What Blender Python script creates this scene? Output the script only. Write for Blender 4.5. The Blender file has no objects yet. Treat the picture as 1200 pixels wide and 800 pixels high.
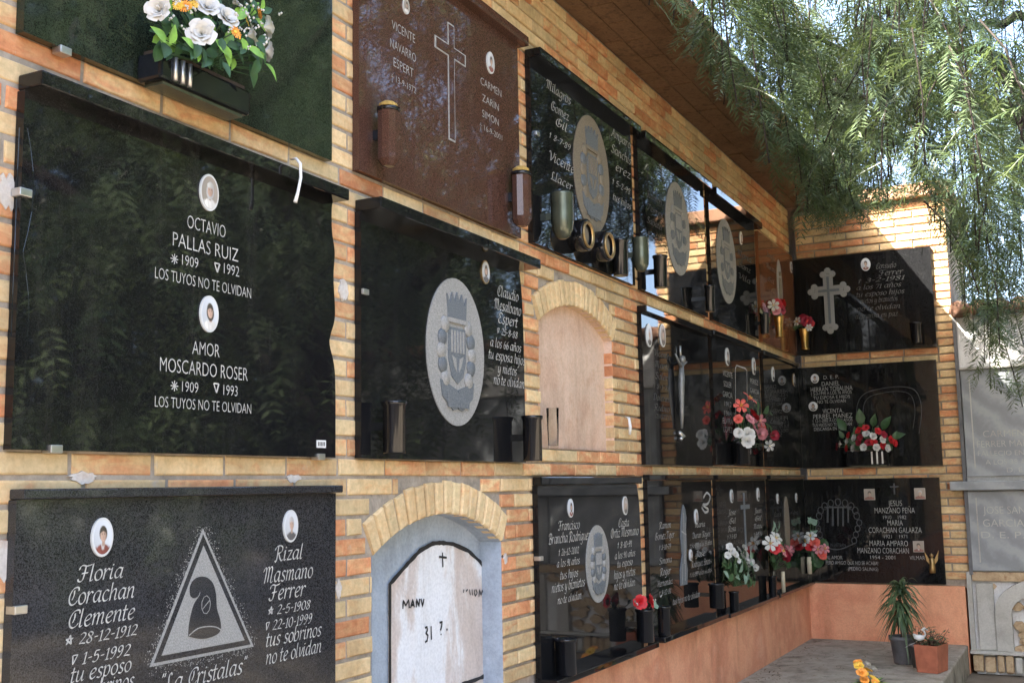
import bpy, math, random
import numpy as np
from mathutils import Vector, Matrix
from mathutils.noise import noise as noise3

random.seed(7)
rng = np.random.default_rng(7)
S = bpy.context.scene
COL = S.collection
ZS = 1.41                      # eye height above the ground: heights below are measured from the eye
CAMY = 1.9683                  # distance of the camera from the niche wall
UC = 9.018                     # where the return wall stands

# ------------------------------------------------------------------ camera
F, YAW, TILT, ROLL = 1318.0, 0.46447, 0.12802, -0.01792
fw = np.array([math.cos(YAW)*math.cos(TILT), math.sin(YAW)*math.cos(TILT), math.sin(TILT)])
rt = np.array([math.sin(YAW), -math.cos(YAW), 0.0])
up = np.cross(rt, fw)
r2 = rt*math.cos(ROLL) + up*math.sin(ROLL)
u2 = -rt*math.sin(ROLL) + up*math.cos(ROLL)
cam_d = bpy.data.cameras.new("camera")
cam = bpy.data.objects.new("camera", cam_d); COL.objects.link(cam)
M = Matrix(((r2[0], u2[0], -fw[0], 0), (r2[1], u2[1], -fw[1], -CAMY), (r2[2], u2[2], -fw[2], ZS), (0, 0, 0, 1)))
cam.matrix_world = M
cam_d.sensor_width = 36; cam_d.lens = 36*F/1200; cam_d.clip_end = 3000; cam_d.clip_start = 0.05
S.camera = cam

def W(px, py, off=0.0):        # measured point on the niche wall, 'off' metres proud of the slab fronts -> (u, z)
    d = fw + (px-600)/F*r2 + (400-py)/F*u2
    t = (CAMY-off)/d[1]
    return d[0]*t, d[2]*t
def WR(px, py, off=0.0):       # the same on the return wall -> (distance from the corner, z)
    d = fw + (px-600)/F*r2 + (400-py)/F*u2
    t = (UC-off)/d[0]
    return CAMY-d[1]*t, d[2]*t

# ------------------------------------------------------------------ materials
def nodes(name):
    m = bpy.data.materials.new(name); m.use_nodes = True
    nt = m.node_tree
    return m, nt, nt.nodes, nt.links, nt.nodes['Principled BSDF']
def ramp(N, stops):
    r = N.new('ShaderNodeValToRGB'); e = r.color_ramp.elements
    e[0].position, e[0].color = stops[0][0], (*stops[0][1], 1)
    e[1].position, e[1].color = stops[-1][0], (*stops[-1][1], 1)
    for p, c in stops[1:-1]:
        k = e.new(p); k.color = (*c, 1)
    return r
def noise(N, L, scale, detail=4, rough=.55, vec=None, dist=0.0):
    n = N.new('ShaderNodeTexNoise'); n.inputs['Scale'].default_value = scale
    n.inputs['Detail'].default_value = detail; n.inputs['Roughness'].default_value = rough
    n.inputs['Distortion'].default_value = dist
    if vec is not None: L.new(vec, n.inputs['Vector'])
    return n
def objco(N, L, scale=None):
    c = N.new('ShaderNodeTexCoord')
    if scale is None: return c.outputs['Object']
    m = N.new('ShaderNodeMapping'); m.inputs['Scale'].default_value = scale
    L.new(c.outputs['Object'], m.inputs['Vector']); return m.outputs['Vector']
def bump(N, L, src, B, strength=.3, dist=.002):
    b = N.new('ShaderNodeBump'); b.inputs['Strength'].default_value = strength; b.inputs['Distance'].default_value = dist
    L.new(src, b.inputs['Height']); L.new(b.outputs['Normal'], B.inputs['Normal'])
def simple(name, col, rough=.5, metal=0.0, var=.25, scale=40, bmp=0.0, spec=.5):
    m, nt, N, L, B = nodes(name)
    n = noise(N, L, scale, 5, .6, objco(N, L))
    a = tuple(c*(1-var) for c in col); b = tuple(min(1, c*(1+var)) for c in col)
    r = ramp(N, [(.3, a), (.7, b)]); L.new(n.outputs['Fac'], r.inputs['Fac']); L.new(r.outputs['Color'], B.inputs['Base Color'])
    B.inputs['Roughness'].default_value = rough; B.inputs['Metallic'].default_value = metal
    B.inputs['Specular IOR Level'].default_value = spec
    if bmp: bump(N, L, n.outputs['Fac'], B, bmp, .003)
    return m
def granite(name, base, fleck, amount=.5, rough=.018, scale=420, dust=.10):
    m, nt, N, L, B = nodes(name)
    co = objco(N, L)
    v = noise(N, L, scale, 3, .7, co)
    r = ramp(N, [(.40, base), (.62-.12*amount, tuple((a+b)/2 for a, b in zip(base, fleck))), (.78-.1*amount, fleck)])
    L.new(v.outputs['Fac'], r.inputs['Fac'])
    ns = noise(N, L, 1.0, 7, .7, objco(N, L, (16, 16, 1.6)), .3); rs = ramp(N, [(.52, (0, 0, 0)), (.85, (.10, .10, .10))]); L.new(ns.outputs['Fac'], rs.inputs['Fac'])
    ms = N.new('ShaderNodeMix'); ms.data_type = 'RGBA'; L.new(rs.outputs['Color'], ms.inputs['Factor']); L.new(r.outputs['Color'], ms.inputs['A']); ms.inputs['B'].default_value = (.16, .15, .135, 1)
    L.new(ms.outputs['Result'], B.inputs['Base Color']); B.inputs['Specular IOR Level'].default_value = .34
    n2 = noise(N, L, 5, 6, .7, co, .6)                     # dusty, smeared polish
    mr = N.new('ShaderNodeMapRange'); mr.inputs['From Min'].default_value = .35; mr.inputs['From Max'].default_value = .8
    mr.inputs['To Min'].default_value = rough; mr.inputs['To Max'].default_value = rough+dust*.35
    L.new(n2.outputs['Fac'], mr.inputs['Value']); L.new(mr.outputs['Result'], B.inputs['Roughness'])
    n3 = noise(N, L, 2.2, 2, .5, co)
    bump(N, L, n3.outputs['Fac'], B, .06, .004)
    return m

def brick_material():
    m, nt, N, L, B = nodes('fired_brick')
    at = N.new('ShaderNodeAttribute'); at.attribute_name = 'tint'
    sep = N.new('ShaderNodeSeparateColor'); L.new(at.outputs['Color'], sep.inputs['Color'])
    co = N.new('ShaderNodeTexCoord')
    add = N.new('ShaderNodeVectorMath'); add.operation = 'MULTIPLY_ADD'
    L.new(at.outputs['Vector'], add.inputs[0]); add.inputs[1].default_value = (37, 53, 29); L.new(co.outputs['Object'], add.inputs[2])
    mp = N.new('ShaderNodeMapping'); mp.inputs['Rotation'].default_value = (0, .45, 0); mp.inputs['Scale'].default_value = (8, 8, 22)
    L.new(add.outputs['Vector'], mp.inputs['Vector'])
    n = noise(N, L, 1.0, 4, .62, mp.outputs['Vector'], .8)
    a1 = N.new('ShaderNodeMath'); a1.operation = 'MULTIPLY_ADD'; L.new(sep.outputs['Red'], a1.inputs[0]); a1.inputs[1].default_value = .50; a1.inputs[2].default_value = -.25
    a2 = N.new('ShaderNodeMath'); a2.operation = 'ADD'; L.new(n.outputs['Fac'], a2.inputs[0]); L.new(a1.outputs[0], a2.inputs[1])
    r = ramp(N, [(.10, (.62, .49, .275)), (.30, (.72, .55, .315)), (.48, (.71, .50, .265)), (.62, (.68, .37, .185)), (.76, (.63, .275, .13)), (1, (.54, .205, .095))])
    L.new(a2.outputs[0], r.inputs['Fac'])
    n2 = noise(N, L, 55, 6, .7, co.outputs['Object'])
    r2_ = ramp(N, [(.3, (.72, .70, .66)), (.62, (1.06, 1.05, 1.03))]); L.new(n2.outputs['Fac'], r2_.inputs['Fac'])
    mx = N.new('ShaderNodeMix'); mx.data_type = 'RGBA'; mx.blend_type = 'MULTIPLY'; mx.inputs['Factor'].default_value = .8
    L.new(r.outputs['Color'], mx.inputs['A']); L.new(r2_.outputs['Color'], mx.inputs['B'])
    hs = N.new('ShaderNodeHueSaturation'); L.new(mx.outputs['Result'], hs.inputs['Color'])
    mv = N.new('ShaderNodeMapRange'); mv.inputs['To Min'].default_value = .78; mv.inputs['To Max'].default_value = 1.12
    L.new(sep.outputs['Green'], mv.inputs['Value']); L.new(mv.outputs['Result'], hs.inputs['Value'])
    # lime smears of mortar and old soot on some bricks
    n4 = noise(N, L, 9, 6, .72, co.outputs['Object'])
    r4 = ramp(N, [(.63, (0, 0, 0)), (.74, (1, 1, 1))]); L.new(n4.outputs['Fac'], r4.inputs['Fac'])
    mx2 = N.new('ShaderNodeMix'); mx2.data_type = 'RGBA'; L.new(r4.outputs['Color'], mx2.inputs['Factor'])
    L.new(hs.outputs['Color'], mx2.inputs['A']); mx2.inputs['B'].default_value = (.52, .44, .34, 1)
    mpg = N.new('ShaderNodeMapping'); mpg.inputs['Scale'].default_value = (3.2, 3.2, .7); L.new(co.outputs['Object'], mpg.inputs['Vector'])
    n5 = noise(N, L, 1.0, 7, .68, mpg.outputs['Vector'], .4); r5 = ramp(N, [(.36, (.80, .77, .73)), (.56, (1, 1, 1))]); L.new(n5.outputs['Fac'], r5.inputs['Fac'])
    mx3 = N.new('ShaderNodeMix'); mx3.data_type = 'RGBA'; mx3.blend_type = 'MULTIPLY'; mx3.inputs['Factor'].default_value = 1
    L.new(mx2.outputs['Result'], mx3.inputs['A']); L.new(r5.outputs['Color'], mx3.inputs['B'])
    L.new(mx3.outputs['Result'], B.inputs['Base Color'])
    B.inputs['Roughness'].default_value = .82; B.inputs['Specular IOR Level'].default_value = .3
    bump(N, L, n2.outputs['Fac'], B, .35, .003)
    return m

def plaster(name, cols, rough=.85, scale=3, bmp=.25, streak=False):
    m, nt, N, L, B = nodes(name)
    co = objco(N, L, (1, 1, .35)) if streak else objco(N, L)
    n = noise(N, L, scale, 8, .65, co, .3)
    k = len(cols)
    r = ramp(N, [(.32+.36*i/(k-1), c) for i, c in enumerate(cols)]); L.new(n.outputs['Fac'], r.inputs['Fac'])
    n2 = noise(N, L, 90, 5, .65, objco(N, L))
    rr = ramp(N, [(.3, (.86, .86, .86)), (.6, (1.03, 1.03, 1.03))]); L.new(n2.outputs['Fac'], rr.inputs['Fac'])
    mx = N.new('ShaderNodeMix'); mx.data_type = 'RGBA'; mx.blend_type = 'MULTIPLY'; mx.inputs['Factor'].default_value = 1
    L.new(r.outputs['Color'], mx.inputs['A']); L.new(rr.outputs['Color'], mx.inputs['B'])
    n5 = noise(N, L, 1.0, 8, .7, objco(N, L, (4.5, 4.5, 1.1)), .5); r5 = ramp(N, [(.34, (.70, .67, .63)), (.50, (.95, .95, .94)), (.7, (1.03, 1.03, 1.03))]); L.new(n5.outputs['Fac'], r5.inputs['Fac'])
    mx3 = N.new('ShaderNodeMix'); mx3.data_type = 'RGBA'; mx3.blend_type = 'MULTIPLY'; mx3.inputs['Factor'].default_value = .8
    L.new(mx.outputs['Result'], mx3.inputs['A']); L.new(r5.outputs['Color'], mx3.inputs['B'])
    L.new(mx3.outputs['Result'], B.inputs['Base Color']); B.inputs['Roughness'].default_value = rough
    B.inputs['Specular IOR Level'].default_value = .25
    ad = N.new('ShaderNodeMath'); ad.operation = 'ADD'; L.new(n.outputs['Fac'], ad.inputs[0]); L.new(n2.outputs['Fac'], ad.inputs[1])
    bump(N, L, ad.outputs[0], B, bmp, .004)
    return m

def leaf_material(name, dark, light, trans=(.10, .16, .03), rough=.5, amount=.3):
    m, nt, N, L, B = nodes(name)
    at = N.new('ShaderNodeAttribute'); at.attribute_name = 'tint'
    r = ramp(N, [(0, dark), (1, light)]); L.new(at.outputs['Fac'], r.inputs['Fac'])
    L.new(r.outputs['Color'], B.inputs['Base Color']); B.inputs['Roughness'].default_value = rough
    t = N.new('ShaderNodeBsdfTranslucent'); t.inputs['Color'].default_value = (*trans, 1)
    mix = N.new('ShaderNodeMixShader'); mix.inputs['Fac'].default_value = amount
    L.new(B.outputs['BSDF'], mix.inputs[1]); L.new(t.outputs['BSDF'], mix.inputs[2])
    L.new(mix.outputs['Shader'], N['Material Output'].inputs['Surface'])
    return m

def glass_material():
    m, nt, N, L, B = nodes('dusty_clear_glass')
    B.inputs['Base Color'].default_value = (.92, .94, .92, 1)
    n = noise(N, L, 22, 4, .6, objco(N, L))
    mr = N.new('ShaderNodeMapRange'); mr.inputs['To Min'].default_value = .0; mr.inputs['To Max'].default_value = .15
    L.new(n.outputs['Fac'], mr.inputs['Value']); L.new(mr.outputs['Result'], B.inputs['Roughness'])
    B.inputs['Transmission Weight'].default_value = 1; B.inputs['IOR'].default_value = 1.12
    return m

MAT = dict(
    brick=brick_material(),
    mortar=plaster('lime_mortar', [(.24, .21, .17), (.36, .31, .25), (.44, .38, .305)], .95, 14, .5),
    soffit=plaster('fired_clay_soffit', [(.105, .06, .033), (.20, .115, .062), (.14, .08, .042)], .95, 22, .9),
    roof=plaster('weathered_roof', [(.30, .16, .1), (.42, .25, .16)], .9, 5, .3),
    pink=plaster('salmon_render', [(.78, .345, .195), (.82, .40, .235), (.72, .305, .175), (.80, .41, .26)], .9, 2.5, .3),
    daub=plaster('lime_daub', [(.50, .45, .39), (.64, .60, .55), (.56, .46, .38)], .9, 18, .6),
    blue=plaster('blue_limewash', [(.33, .37, .42), (.385, .44, .50), (.44, .48, .53)], .9, 8, .3),
    white_peel=plaster('peeling_white_limewash', [(.80, .80, .80), (.80, .80, .80), (.79, .79, .79), (.79, .78, .77), (.66, .59, .54), (.60, .51, .45), (.62, .53, .47), (.60, .52, .46), (.64, .58, .53), (.78, .77, .76)], .9, 2.6, .35, True),
    beige=plaster('bare_pink_plaster', [(.58, .38, .27), (.66, .46, .34), (.70, .52, .4), (.62, .42, .3)], .9, 4, .2),
    black=granite('black_granite', (.004, .004, .0045), (.022, .0225, .024), .2),
    black2=granite('speckled_black_granite', (.008, .008, .0085), (.075, .075, .078), .65, .05),
    green=granite('dark_green_granite', (.006, .009, .006), (.04, .055, .035), .5, .03),
    red=granite('red_brown_granite', (.038, .017, .0115), (.15, .078, .055), .6, .02),
    brown=granite('brown_granite', (.13, .045, .018), (.26, .11, .05), .5, .06),
    carved=simple('frosted_granite', (.29, .285, .265), .8, 0, .35, 260, .2),
    carved_dark=simple('dark_carved_granite', (.13, .145, .155), .7, 0, .4, 200, .2),  # darker grey-blue stone of the raised reliefs
    carved_tan=simple('carved_tan_granite', (.20, .17, .125), .8, 0, .35, 230, .2),
    dim=simple('dim_engraving', (.055, .057, .06), .7, 0, .3, 90),
    letter=simple('pale_engraved_letters', (.46, .45, .415), .75, 0, .3, 60),
    letter_grey=simple('worn_grey_letters', (.36, .355, .34), .75, 0, .3, 90),
    letter_faint=simple('faint_grey_letters', (.095, .095, .09), .75, 0, .3, 90),
    black_paint=simple('black_paint', (.012, .012, .012), .6, 0, .3, 60),
    porcelain=simple('white_porcelain', (.62, .62, .60), .15, 0, .04, 20),
    photo_bg=simple('photo_pale_ground', (.66, .70, .74), .2, 0, .05, 20),
    photo_grey=simple('photo_grey_ground', (.42, .38, .34), .2, 0, .1, 20),
    skin=simple('photo_skin', (.58, .36, .27), .2, 0, .1, 30),
    hair=simple('photo_dark_hair', (.035, .022, .018), .25, 0, .2, 30),
    hair_grey=simple('photo_grey_hair', (.36, .36, .36), .25, 0, .1, 30),
    cloth_red=simple('photo_maroon_cloth', (.16, .03, .022), .25, 0, .2, 30),
    cloth_dark=simple('photo_dark_cloth', (.03, .032, .04), .25, 0, .2, 30),
    cloth_white=simple('photo_pale_cloth', (.6, .58, .55), .25, 0, .1, 30),
    pewter=simple('dull_pewter', (.22, .22, .21), .5, .5, .2, 30),
    metal=simple('dull_steel', (.55, .54, .52), .35, .9, .15, 30),
    white_plastic=simple('white_plastic', (.75, .75, .73), .4, 0, .06, 20),
    gold=simple('worn_gold_metal', (.40, .27, .12), .35, .8, .25, 30),
    brass=simple('brass', (.48, .30, .10), .28, .95, .3, 25),
    bronze=simple('greenish_bronze', (.10, .11, .08), .25, .6, .3, 18),
    black_gloss=simple('black_glazed_metal', (.007, .0075, .009), .07, 0, .2, 10, 0, .5),
    foam=simple('dried_foam', (.42, .27, .07), .9, 0, .3, 90, .3),
    rose_white=simple('white_petals', (.58, .57, .53), .6, 0, .06, 30),
    rose_red=simple('red_petals', (.50, .012, .018), .55, 0, .25, 40),
    dark_red=simple('crimson_petals', (.26, .008, .025), .55, 0, .25, 40),
    pink_petal=simple('pink_petals', (.58, .22, .24), .55, 0, .25, 40),
    coral=simple('coral_petals', (.66, .11, .08), .55, 0, .3, 30),
    yellow=simple('yellow_petals', (.80, .50, .06), .55, 0, .2, 30),
    orange=simple('orange_petals', (.78, .30, .04), .55, 0, .2, 30),
    lilac=simple('dusty_mauve_petals', (.38, .2, .26), .55, 0, .2, 30),
    leaf_bright=simple('bright_green_leaf', (.22, .42, .07), .45, 0, .3, 30),
    leaf_dark=simple('dark_green_leaf', (.035, .085, .028), .45, 0, .35, 30),
    leaf_grey=simple('grey_green_leaf', (.20, .30, .22), .5, 0, .3, 30),
    dry=simple('dry_stems', (.10, .055, .04), .8, 0, .35, 30),
    old_tile=plaster('weathered_clay_tile', [(.10, .055, .04), (.20, .105, .07), (.15, .10, .075)], .95, 9, .5),
    terracotta=simple('terracotta', (.36, .115, .06), .8, 0, .25, 12, .2),
    pot_grey=simple('grey_pot', (.13, .13, .135), .6, 0, .3, 12, .1),
    soil=simple('dark_soil', (.04, .03, .022), .95, 0, .4, 40, .5),
    candle=simple('cream_candle_wax', (.62, .55, .40), .5, 0, .08, 20),
    concrete=plaster('stained_concrete', [(.16, .14, .11), (.33, .295, .24), (.42, .38, .315), (.23, .205, .165)], .92, 5, .5),
    gravel=plaster('dusty_ground', [(.13, .11, .085), (.20, .17, .135), (.25, .215, .17)], .95, 1.2, .5),
    limestone=plaster('pale_limestone', [(.42, .41, .38), (.52, .51, .47), (.46, .44, .4)], .8, 4, .25),
    lime_white=plaster('whitewashed_wall', [(.66, .66, .65), (.74, .74, .73), (.6, .6, .6)], .9, 3, .2),
    rubble=plaster('ochre_carved_stone', [(.24, .15, .09), (.46, .33, .2), (.55, .42, .27), (.34, .2, .11)], .9, 12, .8),
    bark=plaster('rough_bark', [(.010, .008, .007), (.024, .019, .016), (.040, .032, .027)], .95, 14, .8),
    glass=glass_material(),
)
def marble():
    m, nt, N, L, B = nodes('grey_veined_marble')
    w = N.new('ShaderNodeTexWave'); w.inputs['Scale'].default_value = 1.7; w.inputs['Distortion'].default_value = 9; w.inputs['Detail'].default_value = 6; w.inputs['Detail Roughness'].default_value = .7
    mp = N.new('ShaderNodeMapping'); mp.inputs['Rotation'].default_value = (0, .9, 0); L.new(objco(N, L), mp.inputs['Vector']); L.new(mp.outputs['Vector'], w.inputs['Vector'])
    r = ramp(N, [(.0, (.22, .235, .245)), (.6, (.27, .29, .305)), (1, (.33, .345, .355))]); L.new(w.outputs['Fac'], r.inputs['Fac'])
    L.new(r.outputs['Color'], B.inputs['Base Color']); B.inputs['Roughness'].default_value = .4
    return m
MAT['marble'] = marble()
def print_material():
    m, nt, N, L, B = nodes('glazed_photo_print')
    at_ = N.new('ShaderNodeAttribute'); at_.attribute_name = 'tint'; L.new(at_.outputs['Color'], B.inputs['Base Color']); B.inputs['Roughness'].default_value = .22
    return m
MAT['print'] = print_material()
MAT['pepper'] = leaf_material('pepper_tree_leaf', (.018, .036, .018), (.088, .122, .056), (.13, .18, .05), .40, .28)
MAT['cypress'] = leaf_material('cypress_leaf', (.018, .034, .014), (.05, .085, .03), (.05, .08, .02), .6, .15)
MAT['litter'] = leaf_material('dry_leaf_litter', (.07, .045, .025), (.26, .18, .10), (.1, .06, .03), .8, .1)
MAT['spiky'] = leaf_material('spiky_plant_leaf', (.02, .05, .022), (.13, .19, .085), (.08, .12, .04), .45, .2)

# ------------------------------------------------------------------ mesh builder
class MB:
    def __init__(s): s.v = []; s.f = []; s.m = []; s.mats = []; s.tint = None; s.smooth = []
    def mi(s, mat):
        if mat not in s.mats: s.mats.append(mat)
        return s.mats.index(mat)
    def add(s, vs, fs, mat, smooth=False):
        o = len(s.v); k = s.mi(mat); s.v.extend(tuple(map(float, v)) for v in vs)
        for f in fs: s.f.append(tuple(i+o for i in f)); s.m.append(k); s.smooth.append(smooth)
    def box(s, x0, x1, y0, y1, z0, z1, mat):
        s.add([(x0,y0,z0),(x1,y0,z0),(x1,y1,z0),(x0,y1,z0),(x0,y0,z1),(x1,y0,z1),(x1,y1,z1),(x0,y1,z1)],
              [(0,3,2,1),(4,5,6,7),(0,1,5,4),(1,2,6,5),(2,3,7,6),(3,0,4,7)], mat)
    def prism(s, poly, y0, y1, mat, smooth=False):       # polygon of (x, z), front at y0 (towards the viewer), back at y1
        n = len(poly); a = sum(poly[i][0]*poly[(i+1) % n][1]-poly[(i+1) % n][0]*poly[i][1] for i in range(n))
        if a < 0: poly = poly[::-1]
        s.add([(x, y0, z) for x, z in poly], [tuple(range(n))], mat)
        s.add([(x, y1, z) for x, z in poly], [tuple(range(n))[::-1]], mat)
        s.add([(x, y0, z) for x, z in poly]+[(x, y1, z) for x, z in poly], [(i, i+n, (i+1) % n+n, (i+1) % n) for i in range(n)], mat, smooth)
    def lathe(s, prof, mat, c=(0,0,0), n=20, axis='z', smooth=True, cap=True):
        vs = []; fs = []
        for r, h in prof:
            for k in range(n):
                a = 2*math.pi*k/n; p = (r*math.cos(a), r*math.sin(a), h)
                if axis == 'y': p = (p[0], -h, p[1])
                vs.append((p[0]+c[0], p[1]+c[1], p[2]+c[2]))
        for i in range(len(prof)-1):
            for k in range(n):
                fs.append((i*n+k, i*n+(k+1) % n, (i+1)*n+(k+1) % n, (i+1)*n+k))
        s.add(vs, fs, mat, smooth)
        if cap:
            o = len(s.v)-len(vs)
            for base, fl in ((0, True), ((len(prof)-1)*n, False)):
                if prof[0 if base == 0 else -1][0] > 1e-4:
                    f = tuple(o+base+k for k in range(n)); s.f.append(f[::-1] if fl else f); s.m.append(s.mi(mat)); s.smooth.append(False)
    def tube(s, pts, rad, mat, n=8):
        pts = [Vector(p) for p in pts]
        rads = rad if hasattr(rad, '__len__') else [rad]*len(pts)
        vs = []; fs = []; t0 = None; side = None
        for i, p in enumerate(pts):
            t = (pts[min(i+1, len(pts)-1)]-pts[max(i-1, 0)]).normalized()
            if side is None:
                side = t.cross(Vector((0, 0, 1)));
                if side.length < .05: side = t.cross(Vector((1, 0, 0)))
            side = (side-t*side.dot(t)).normalized(); b = t.cross(side)
            for k in range(n):
                a = 2*math.pi*k/n; vs.append(p+(side*math.cos(a)+b*math.sin(a))*rads[i])
        for i in range(len(pts)-1):
            for k in range(n): fs.append((i*n+k, i*n+(k+1) % n, (i+1)*n+(k+1) % n, (i+1)*n+k))
        fs.append(tuple(range(n))[::-1]); fs.append(tuple((len(pts)-1)*n+k for k in range(n)))
        s.add(vs, fs, mat, True)
    def build(s, name, parent=None, loc=(0,0,0), bevel=0):
        me = bpy.data.meshes.new(name); me.from_pydata(s.v, [], s.f)
        for m in s.mats: me.materials.append(MAT[m])
        me.polygons.foreach_set('material_index', s.m); me.polygons.foreach_set('use_smooth', s.smooth)
        if s.tint is not None:
            a = me.color_attributes.new('tint', 'FLOAT_COLOR', 'POINT'); a.data.foreach_set('color', np.asarray(s.tint, dtype=np.float32).ravel())
        me.update()
        o = bpy.data.objects.new(name, me); COL.objects.link(o); o.location = loc
        if parent is not None: o.parent = parent
        if bevel:
            b = o.modifiers.new('bevel', 'BEVEL'); b.width = bevel; b.segments = 2; b.limit_method = 'ANGLE'; b.angle_limit = .7
        return o

def thing(name, label, cat, loc=(0,0,0), rz=0.0, group=None):
    o = bpy.data.objects.new(name, None); COL.objects.link(o); o.location = loc; o.rotation_euler = (0, 0, rz); o.empty_display_size = .1
    o['label'] = label; o['category'] = cat
    if group: o['group'] = group
    return o
def tag(o, label, cat, group=None):
    o['label'] = label; o['category'] = cat
    if group: o['group'] = group
    return o
def at(wall, u, z, off=0.0):   # world position of a wall point, 'off' metres in front of the slab fronts
    return (u, -off, z+ZS) if wall == 'L' else (UC-off, -u, z+ZS)
ROT = {'L': 0.0, 'R': -math.pi/2}
PIX = {'L': W, 'R': WR}

# ------------------------------------------------------------------ world and sun
w = bpy.data.worlds.new("World"); S.world = w; w.use_nodes = True
sky = w.node_tree.nodes.new('ShaderNodeTexSky'); sky.sky_type = 'NISHITA'; sky.sun_disc = False
tosun = Vector((-1.3, 1.0, 1.53)).normalized()
sky.sun_elevation = math.asin(tosun.z); sky.sun_rotation = math.atan2(tosun.x, tosun.y)
sky.air_density = .75; sky.dust_density = 5.0; sky.ozone_density = 1.0
bg = w.node_tree.nodes['Background']; bg.inputs['Strength'].default_value = .13
w.node_tree.links.new(sky.outputs['Color'], bg.inputs['Color'])
sd = bpy.data.lights.new('sun', 'SUN'); sd.energy = 4.2; sd.angle = math.radians(.5); sd.color = (1, .94, .84)
so = bpy.data.objects.new('sun', sd); COL.objects.link(so); so.rotation_euler = tosun.to_track_quat('Z', 'Y').to_euler(); so.location = (0, 10, 20)
S.view_settings.view_transform = 'Standard'; S.view_settings.look = 'None'; S.view_settings.gamma = 1; S.view_settings.exposure = 3.6
S.view_settings.use_curve_mapping = False
S.cycles.max_bounces = 8; S.cycles.diffuse_bounces = 4; S.cycles.glossy_bounces = 4; S.cycles.transparent_max_bounces = 8

# ------------------------------------------------------------------ ground
g = MB(); g.add([(-150,-150,0),(150,-150,0),(150,150,0),(-150,150,0)], [(0,1,2,3)], 'gravel'); o = g.build('ground'); o['kind'] = 'structure'
PT = -1.207+ZS
g = MB(); g.box(-2, UC+.02, -1.13, .02, -.02, PT, 'concrete'); o = g.build('platform', bevel=.012); o['kind'] = 'structure'

# ------------------------------------------------------------------ brickwork
BP, CH, Z00 = .25285, .06, .0365
YB = .025                                    # brick face behind the slab fronts
class Arch:
    def __init__(s, x0, x1, spring, rise, bottom):
        s.x0, s.x1, s.sp, s.rise, s.b = x0, x1, spring, rise, bottom
        s.xc = (x0+x1)/2; hw = (x1-x0)/2; s.R = (hw*hw+rise*rise)/(2*rise); s.zc = spring+rise-s.R
    def half(s, z, extra=0.0):               # half width of the opening (or of its ring of bricks) at height z
        hw = (s.x1-s.x0)/2
        R = s.R+extra
        if z < s.sp: return hw if (extra == 0 or z < s.sp-.0) else hw
        d = R*R-(z-s.zc)**2
        return math.sqrt(d) if d > 0 else 0.0
    def ring_half(s, z, th):
        if z < s.sp-.02: return (s.x1-s.x0)/2
        R = s.R+th; d = R*R-(z-s.zc)**2
        if d <= 0: return 0.0
        a0 = math.asin((s.x1-s.x0)/2/s.R)    # end joint of the ring
        lim = (z-s.zc)*math.tan(a0)
        return min(math.sqrt(d), lim)
A1 = Arch(2.985, 3.862, -.208, .118, -.785)
A2 = Arch(4.236, 5.066, .690, .112, .1565)
RING = .113

def courses(za, zb):
    i0 = math.ceil((za-Z00)/CH-1e-6); i1 = math.floor((zb-Z00)/CH+1e-6)
    return range(i0, i1)
def brick_block(mb, tint, x0, x1, z0, z1, y, depth=.018, bev=.0045, col=None, pts=None):
    j = lambda a: random.uniform(-a, a)
    b = bev
    if pts is None: outer = [(x0+j(.0015), z0+j(.0012)), (x1+j(.0015), z0+j(.0012)), (x1+j(.0015), z1+j(.0012)), (x0+j(.0015), z1+j(.0012))]
    else: outer = pts
    cx = sum(p[0] for p in outer)/4; cz = sum(p[1] for p in outer)/4
    inner = []
    for px, pz in outer:
        dx, dz = cx-px, cz-pz
        inner.append((px+math.copysign(min(b, abs(dx)), dx)+j(.0008), pz+math.copysign(min(b, abs(dz)), dz)+j(.0008)))
    yj = y+j(.002)
    mid = [(a[0]*.45+c[0]*.55, a[1]*.45+c[1]*.55) for a, c in zip(inner, outer)]
    vs = [(a, yj, c) for a, c in inner]+[(a, yj+b*.3, c) for a, c in mid]+[(a, yj+b, c) for a, c in outer]+[(a, y+depth, c) for a, c in outer]
    fs = [(0,1,2,3)]
    for L0 in (0, 4, 8): fs += [(L0+k, L0+4+k, L0+4+(k+1) % 4, L0+(k+1) % 4) for k in range(4)]
    mb.add(vs, fs, 'brick', False)
    c = col or (random.random(), random.random(), random.random())
    tint.extend([(*c, 1)]*16)
HJ = .0055
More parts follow.
